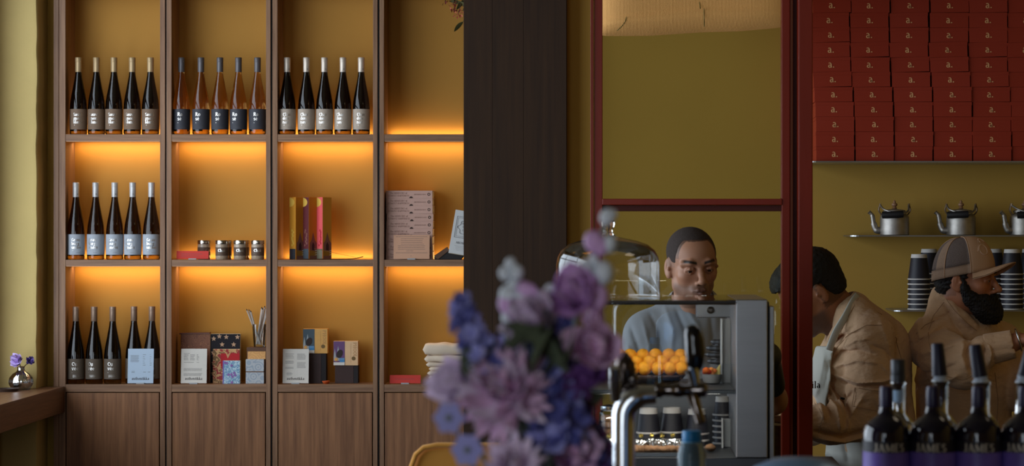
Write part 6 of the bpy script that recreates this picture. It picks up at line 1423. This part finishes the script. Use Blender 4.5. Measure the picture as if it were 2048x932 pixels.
# clear bottles behind
YR2 = 4.12; k2 = YR2/F
LQ = {'amber': mat('amber_liquid', s(206, 150, 40), .1, trans=.6, ior=1.3), 'rose': mat('rose_liquid', s(150, 70, 90), .1, trans=.7, ior=1.3), 'red': mat('red_liquid', s(206, 62, 24), .1, trans=.5, ior=1.3), 'plum': mat('plum_liquid', s(100, 40, 84), .1, trans=.6, ior=1.3)}
CG2 = thin_glass('thick_clear_glass', (.80, .84, .86, 1), .30, .02)
def clear_bottle(px, ytop, rn, rb, lq, ylq, label, kind, tilt=0):
    t = thing('liqueur_bottle', label, 'bottle', (U(px, YR2), YR2, ZBAR+.0002)); zt_ = V(ytop, YR2)-ZBAR; zs = V(850, YR2)-ZBAR; zn = V(826, YR2)-ZBAR
    MB().lathe([(rb*.95, 0), (rb, .004), (rb, zs-.012), (rb*.93, zs), (rn+(rb-rn)*.45, zs+.012), (rn*1.08, zn), (rn, zn+.006), (rn, zt_-.004), (rn*1.08, zt_-.003), (rn*1.08, zt_)], 36, caps=False).obj('glass_body', CG2, t, smooth='all')
    zq = V(ylq, YR2)-ZBAR; pr = [(rb*.90, .004), (rb*.93, .01), (rb*.93, min(zs-.014, zq))]
    if zq > zs-.014: pr += [((rn+(rb-rn)*.45)*.8, min(zq, zs+.008))]
    MB().lathe(pr+[(.0001, pr[-1][1]+.0003)], 30).obj('liquid', LQ[lq], t, smooth=True)
    if kind == 'screw':
        MB().lathe([(.0125, zt_), (.0135, zt_+.001), (.0135, zt_+.014), (.0128, zt_+.0145), (.0132, zt_+.016), (.0132, zt_+.040), (.012, zt_+.042), (.0001, zt_+.042)], 24).obj('screw_cap', mat('grey_black_cap', s(62, 64, 70), .4, .3), t, smooth=True)
        mb = MB(); vs = []
        for i in range(17): a = R(-60+80*i/16); vs += [((rn+.0006)*math.sin(a), -(rn+.0006)*math.cos(a), V(803, YR2)-ZBAR), ((rn+.0006)*math.sin(a), -(rn+.0006)*math.cos(a), V(780, YR2)-ZBAR)]
        mb.add(vs, [(2*i, 2*i+2, 2*i+3, 2*i+1) for i in range(16)]); mb.obj('neck_label', mat('blue_white_label', s(160, 190, 220), .5), t, smooth='all')
    else:
        MB().lathe([(rn*1.0, zt_-.002), (rn*1.05, zt_), (rn*.75, zt_+.006), (.0125, zt_+.012)], 24).obj('collar_ring', mat('white_collar', s(190, 200, 214), .4), t, smooth=True)
        q = Matrix.Rotation(R(tilt), 4, 'Y'); MB().lathe([(.0145, .010), (.0140, .014), (.0112, .066), (.0095, .069), (.0001, .069)], 24, M=Matrix.Translation((0, 0, zt_)) @ q).obj('pourer', mat('navy_pourer', s(26, 26, 48), .4), t, smooth=True)
clear_bottle(1796, 765, .0135, .036, 'amber', 856, 'clear bottle with grey-black screw cap and blue-white neck label', 'screw')
clear_bottle(1880, 762, .0150, .036, 'rose', 846, 'clear bottle with dark pourer behind second front bottle', 'pour', -4)
clear_bottle(1962, 764, .0160, .036, 'red', 832, 'clear bottle of red-orange liquid with dark tilted pourer', 'pour', -9)
clear_bottle(2048, 764, .0160, .036, 'plum', 846, 'clear bottle with dark pourer cut by the right photo edge', 'pour', 12)
# ================================================================ the bouquet
YF_ = 2.3; KF = YF_/F
vb = thing('flower_vase', 'dark ceramic vase holding the blurred bouquet, below the picture edge', 'vase', (U(1060, YF_), YF_+.02, ZBAR+.0002))
MB().lathe([(.045, 0), (.055, .01), (.060, .08), (.052, .15), (.036, .20), (.040, .225), (.036, .225), (.032, .20), (.045, .12), (.0001, .05)], 32, caps=False).obj('vase_body', mat('blue_black_ceramic', s(40, 44, 60), .3), vb, smooth='all')
mouth = Vector((U(1060, YF_), YF_+.02, ZBAR+.215))
MAU = mat('mauve_petal', s(232, 194, 226), .6, var=.14, vscale=60); MAUL = mat('pale_mauve_petal', s(242, 224, 246), .6, var=.1, vscale=60); ROS = mat('rose_purple_petal', s(222, 178, 230), .6, var=.14, vscale=50)
BLU = mat('blue_violet_petal', s(162, 162, 224), .6, var=.2, vscale=60); BLUD = mat('deep_blue_petal', s(92, 94, 160), .6, var=.2, vscale=60); PUR = mat('deep_purple_petal', s(108, 66, 132), .6, var=.2, vscale=60); PALE = mat('pale_bud', s(226, 234, 244), .6, var=.12, vscale=80); GRN = mat('dark_green_leaf', s(92, 102, 80), .6, var=.2, vscale=40); SGR = mat('sage_stem', s(104, 116, 104), .6)
def stem_to(t, e, r_=.0018, m=None, bend=.02):
    e = Vector(e); md = (mouth+e)/2+Vector((rs.uniform(-bend, bend), rs.uniform(0, bend), 0)); MB().tube(spline([mouth-Vector((0, 0, .12)), mouth, md, e], 5), r_, 6).obj('stem', m or SGR, t)
pet_long = leaf_mesh(.050, .013, .35, 6).mesh('petal', MAU, 'all'); pet_long2 = leaf_mesh(.046, .013, .45, 6).mesh('petal', MAUL, 'all')
pet_ros = leaf_mesh(.032, .036, .75, 6).mesh('petal', ROS, 'all'); pet_rol = leaf_mesh(.032, .036, .75, 6).mesh('petal', MAUL, 'all'); pet_mau = leaf_mesh(.030, .034, .75, 6).mesh('petal', MAU, 'all')
def bloom(name, label, px, py, axis_, meshes, n, R_, spread, sc=1.0, jit=.3, dy=0):
    t = thing(name, label, 'flower', (0, 0, 0)); c = P(px, py, YF_+dy); t.location = c
    for i, m_ in enumerate(meshes): head_of(t, Vector((0, 0, 0)), axis_, m_, n//len(meshes), R_, spread, sc, jit)
    MB().ball((0, 0, 0), R_*.3, 10, 8).obj('flower_core', GRN, t, smooth='all')
    st = t; e = Vector((0, 0, 0)); M0 = mouth-c; MB().tube(spline([M0-Vector((0, 0, .12)), M0, M0*.5+Vector((rs.uniform(-.01, .01), .015, 0)), Vector(axis_).normalized()*-.01], 5), .0022, 6).obj('stem', SGR, t)
    return t
bloom('chrysanthemum', 'large mauve chrysanthemum with long petals, centre of the bouquet', 1012, 788, (-.15, -.85, .35), [pet_long, pet_long2], 130, .030, 1.75, 1.0, .35)
bloom('chrysanthemum', 'pale mauve chrysanthemum at the bottom edge of the bouquet', 1032, 938, (0, -.9, .4), [pet_long2], 60, .02, 1.5, .75, .3, -.02)
bloom('lisianthus', 'purple-pink ruffled bloom at the top of the bouquet', 1146, 598, (.0, -.8, .5), [pet_ros], 34, .03, 1.5, .88, .45)
bloom('lisianthus', 'pale lilac ruffled bloom, upper left in the bouquet', 1073, 652, (-.4, -.7, .6), [pet_rol], 34, .03, 1.5, 1.0, .45)
bloom('lisianthus', 'round dusty mauve bloom at the right of the bouquet', 1186, 697, (.3, -.9, .2), [pet_mau], 34, .03, 1.5, .92, .4)
bloom('lisianthus', 'small mauve bloom just above the round right bloom', 1186, 655, (.3, -.5, .8), [pet_mau], 18, .02, 1.2, .5, .3, .02)
bloom('lisianthus', 'mauve bloom low at the right of the bouquet', 1140, 905, (.3, -.9, .2), [pet_mau], 26, .03, 1.5, .95, .4, .03)
bloom('lisianthus', 'pale lilac bloom at the left rim of the bouquet', 925, 765, (-.7, -.6, .3), [pet_rol], 24, .03, 1.4, .85, .4, .02)
# blue open flowers
pet_bl = leaf_mesh(.017, .017, .1, 4).mesh('petal', BLU, 'all')
for px, py, sc, lab in ((899, 836, 1.0, 'blue open flower at the far left of the bouquet'), (936, 900, 1.05, 'blue open flower low left in the bouquet')):
    t = thing('blue_flower', lab, 'flower', P(px, py, YF_-.02)); ax = Vector((-.25, -.95, .1)).normalized(); q = ax.to_track_quat('Z', 'Y').to_matrix().to_4x4()
    for k in range(6):
        o = link('petal', pet_bl, t); o.matrix_local = q @ Matrix.Rotation(k*PI/3, 4, 'Z') @ Matrix.Rotation(R(-12), 4, 'Y') @ Matrix.Scale(sc, 4)
    MB().ball(ax*.002, .0035, 10, 8).obj('flower_core', mat('green_grey_core', s(120, 130, 110), .7), t, smooth='all')
    M0 = mouth-t.location; MB().tube(spline([M0-Vector((0, 0, .12)), M0, M0*.5+Vector((-.01, .02, 0)), Vector((.002, .003, 0))], 5), .0015, 6).obj('stem', SGR, t)
# delphinium spikes
def floret_mesh(m, L_, nm='floret'):
    mb = MB(); lf_ = leaf_mesh(L_, L_*.8, .1, 3)
    for k in range(5):
        M = Matrix.Rotation(k*2*PI/5, 4, 'X') @ Matrix.Rotation(R(-62), 4, 'Y'); mb.add([M @ Vector(v) for v in lf_.v], lf_.f)
    return mb.mesh(nm, m, 'all')
fl_b, fl_d, fl_p = floret_mesh(BLU, .014), floret_mesh(BLUD, .015), floret_mesh(PUR, .015)
def spike(label, pts, n, meshes, spread_, sc0, sc1, dy=0, name='delphinium', ystem=None):
    c = P(pts[0][0], pts[0][1], YF_+dy); t = thing(name, label, 'flower', c); path = spline([P(a, b, YF_+dy)-c for a, b in pts], 6); L = len(path)
    MB().tube([*spline([mouth-c-Vector((0, 0, .12)), mouth-c, path[-1]], 4)[:-1], *path[::-1]], .0017, 6).obj('stem', SGR, t)
    for i in range(n):
        f_ = (i+.5)/n; p = path[min(L-1, int(f_*L))]; a = i*2.4+rs.uniform(-.4, .4); sp_ = spread_*(.35+.65*f_)
        d = Vector((math.cos(a), -abs(math.sin(a))*.9-.1, .35)); o = link('floret', meshes[i % len(meshes)], t)
        o.matrix_local = aimM(p+d*sp_*rs.uniform(.5, 1), d, rs.uniform(0, 6), (sc0+(sc1-sc0)*f_)*rs.uniform(.85, 1.15))
spike('blue-violet delphinium spike at the far left, leaning on the pillar edge', [(921, 596), (925, 630), (938, 665), (952, 705), (975, 745)], 34, [fl_b, fl_b, fl_d], .019, .55, 1.05)
spike('short blue delphinium between the far left spike and pale lilac bloom', [(968, 688), (975, 705), (985, 730), (1000, 760)], 22, [fl_b], .016, .8, 1.1, .01)
spike('blue delphinium under the pale lilac bloom', [(1045, 672), (1030, 700), (1035, 735), (1050, 770)], 24, [fl_b, fl_b, fl_d], .024, 1.0, 1.1, .02)
spike('deep blue delphinium right of the bouquet centre', [(1122, 655), (1118, 680), (1110, 720), (1100, 760)], 18, [fl_d, fl_b], .016, 1.0, 1.2, .01)
spike('dark blue delphinium between mauve centre and red post', [(1118, 770), (1122, 800), (1118, 850), (1108, 900)], 36, [fl_d, fl_d, fl_b], .026, 1.0, 1.3, .01)
spike('deep purple flower cluster under the round right bloom', [(1195, 745), (1180, 760), (1150, 765), (1130, 790)], 22, [fl_p], .016, 1.0, 1.2, .01, 'purple_flower')
spike('deep purple flower cluster low right in the bouquet', [(1150, 830), (1165, 870), (1185, 925), (1150, 945)], 34, [fl_p, fl_d], .022, 1.1, 1.4, .04, 'purple_flower')
spike('dark purple flower cluster under the large mauve bloom', [(1090, 830), (1080, 870), (1070, 920), (1070, 945)], 40, [fl_d, fl_p], .032, 1.1, 1.4, .05, 'purple_flower')
# budding spikes
bud_m = MB().ball((0, 0, 0), (.0072, .0072, .0085), 14, 10).mesh('bud', PALE, 'all'); bud_v = MB().ball((0, 0, 0), (.0080, .0080, .0095), 14, 10).mesh('bud', ROS, 'all')
def budspike(label, stem_, buds, dy=0):
    c = P(*stem_[0], YF_+dy); t = thing('budding_stem', label, 'flower', c); path = spline([P(a, b, YF_+dy)-c for a, b in stem_], 6)
    MB().tube(path+spline([path[-1], mouth-c, mouth-c-Vector((0, 0, .12))], 4)[1:], .0021, 8).obj('stem', mat('pale_sage', s(138, 150, 146), .6), t, smooth='all')
    for (px, py, sc, v) in buds:
        o = link('bud', bud_v if v else bud_m, t); p = P(px, py, YF_+dy-.004)-c; o.matrix_local = Matrix.Translation(p) @ Matrix.Rotation(rs.uniform(-.5, .5), 4, 'Y') @ Matrix.Scale(sc, 4)
        near = min(path, key=lambda q_: (q_-p).length); MB().tube([near, p], .0013, 6).obj('bud_stalk', _mc['pale_sage'], t)
budspike('tall budding stem with pale blue-grey buds, left above the lilac bloom', [(1021, 526), (1030, 560), (1040, 600), (1048, 650)], [(1021, 527, .8, 0), (1010, 547, .9, 0), (1033, 545, 1.0, 0), (1026, 570, .8, 0), (1018, 592, 1.4, 0), (1016, 608, 1.3, 1), (1048, 580, 1.0, 1), (1060, 584, 1.0, 1), (1018, 634, 1.1, 0), (1040, 596, 1.1, 0)])
budspike('tallest budding stem standing before the glass dome knob', [(1226, 424), (1212, 450), (1192, 490), (1182, 540), (1170, 590), (1150, 640)], [(1215, 434, 1.1, 0), (1226, 428, .6, 0), (1189, 484, 1.3, 1), (1201, 492, 1.1, 1), (1218, 488, 1.1, 0), (1172, 540, 1.2, 0), (1206, 546, 1.5, 0), (1180, 572, 1.3, 1), (1194, 596, 1.5, 1), (1188, 520, .7, 0), (1100, 582, .9, 0)])
# leaves
lfm = leaf_mesh(.050, .022, .25).mesh('leaf', GRN, 'all'); t = thing('greenery', 'dark green foliage filling the middle of the bouquet', 'foliage', mouth)
for k in range(46):
    px, py = rs.uniform(1040, 1140), rs.uniform(700, 950); p = P(px, py, YF_+rs.uniform(.02, .07))-mouth; o = link('leaf', lfm, t); d = Vector((rs.uniform(-1, 1), rs.uniform(-.8, .2), rs.uniform(.1, 1))); o.matrix_local = aimM(p, d, rs.uniform(0, 6), rs.uniform(.7, 1.2))
for (px, py) in ((1085, 700), (1100, 735), (1060, 745), (1135, 745), (1015, 700), (960, 770), (1110, 690), (1095, 715), (1120, 730), (1075, 760), (1110, 755), (1090, 690), (1000, 735), (1070, 725), (940, 745)):
    p = P(px, py, YF_+rs.uniform(-.03, .015))-mouth; o = link('leaf', lfm, t); o.matrix_local = aimM(p, (rs.uniform(-1, 1), -.3, .8), rs.uniform(0, 6), 1.0)
MB().tube(spline([(0, 0, -.12), (0, 0, 0), (0, .01, .1)], 4), .002, 6).obj('stem', SGR, t)
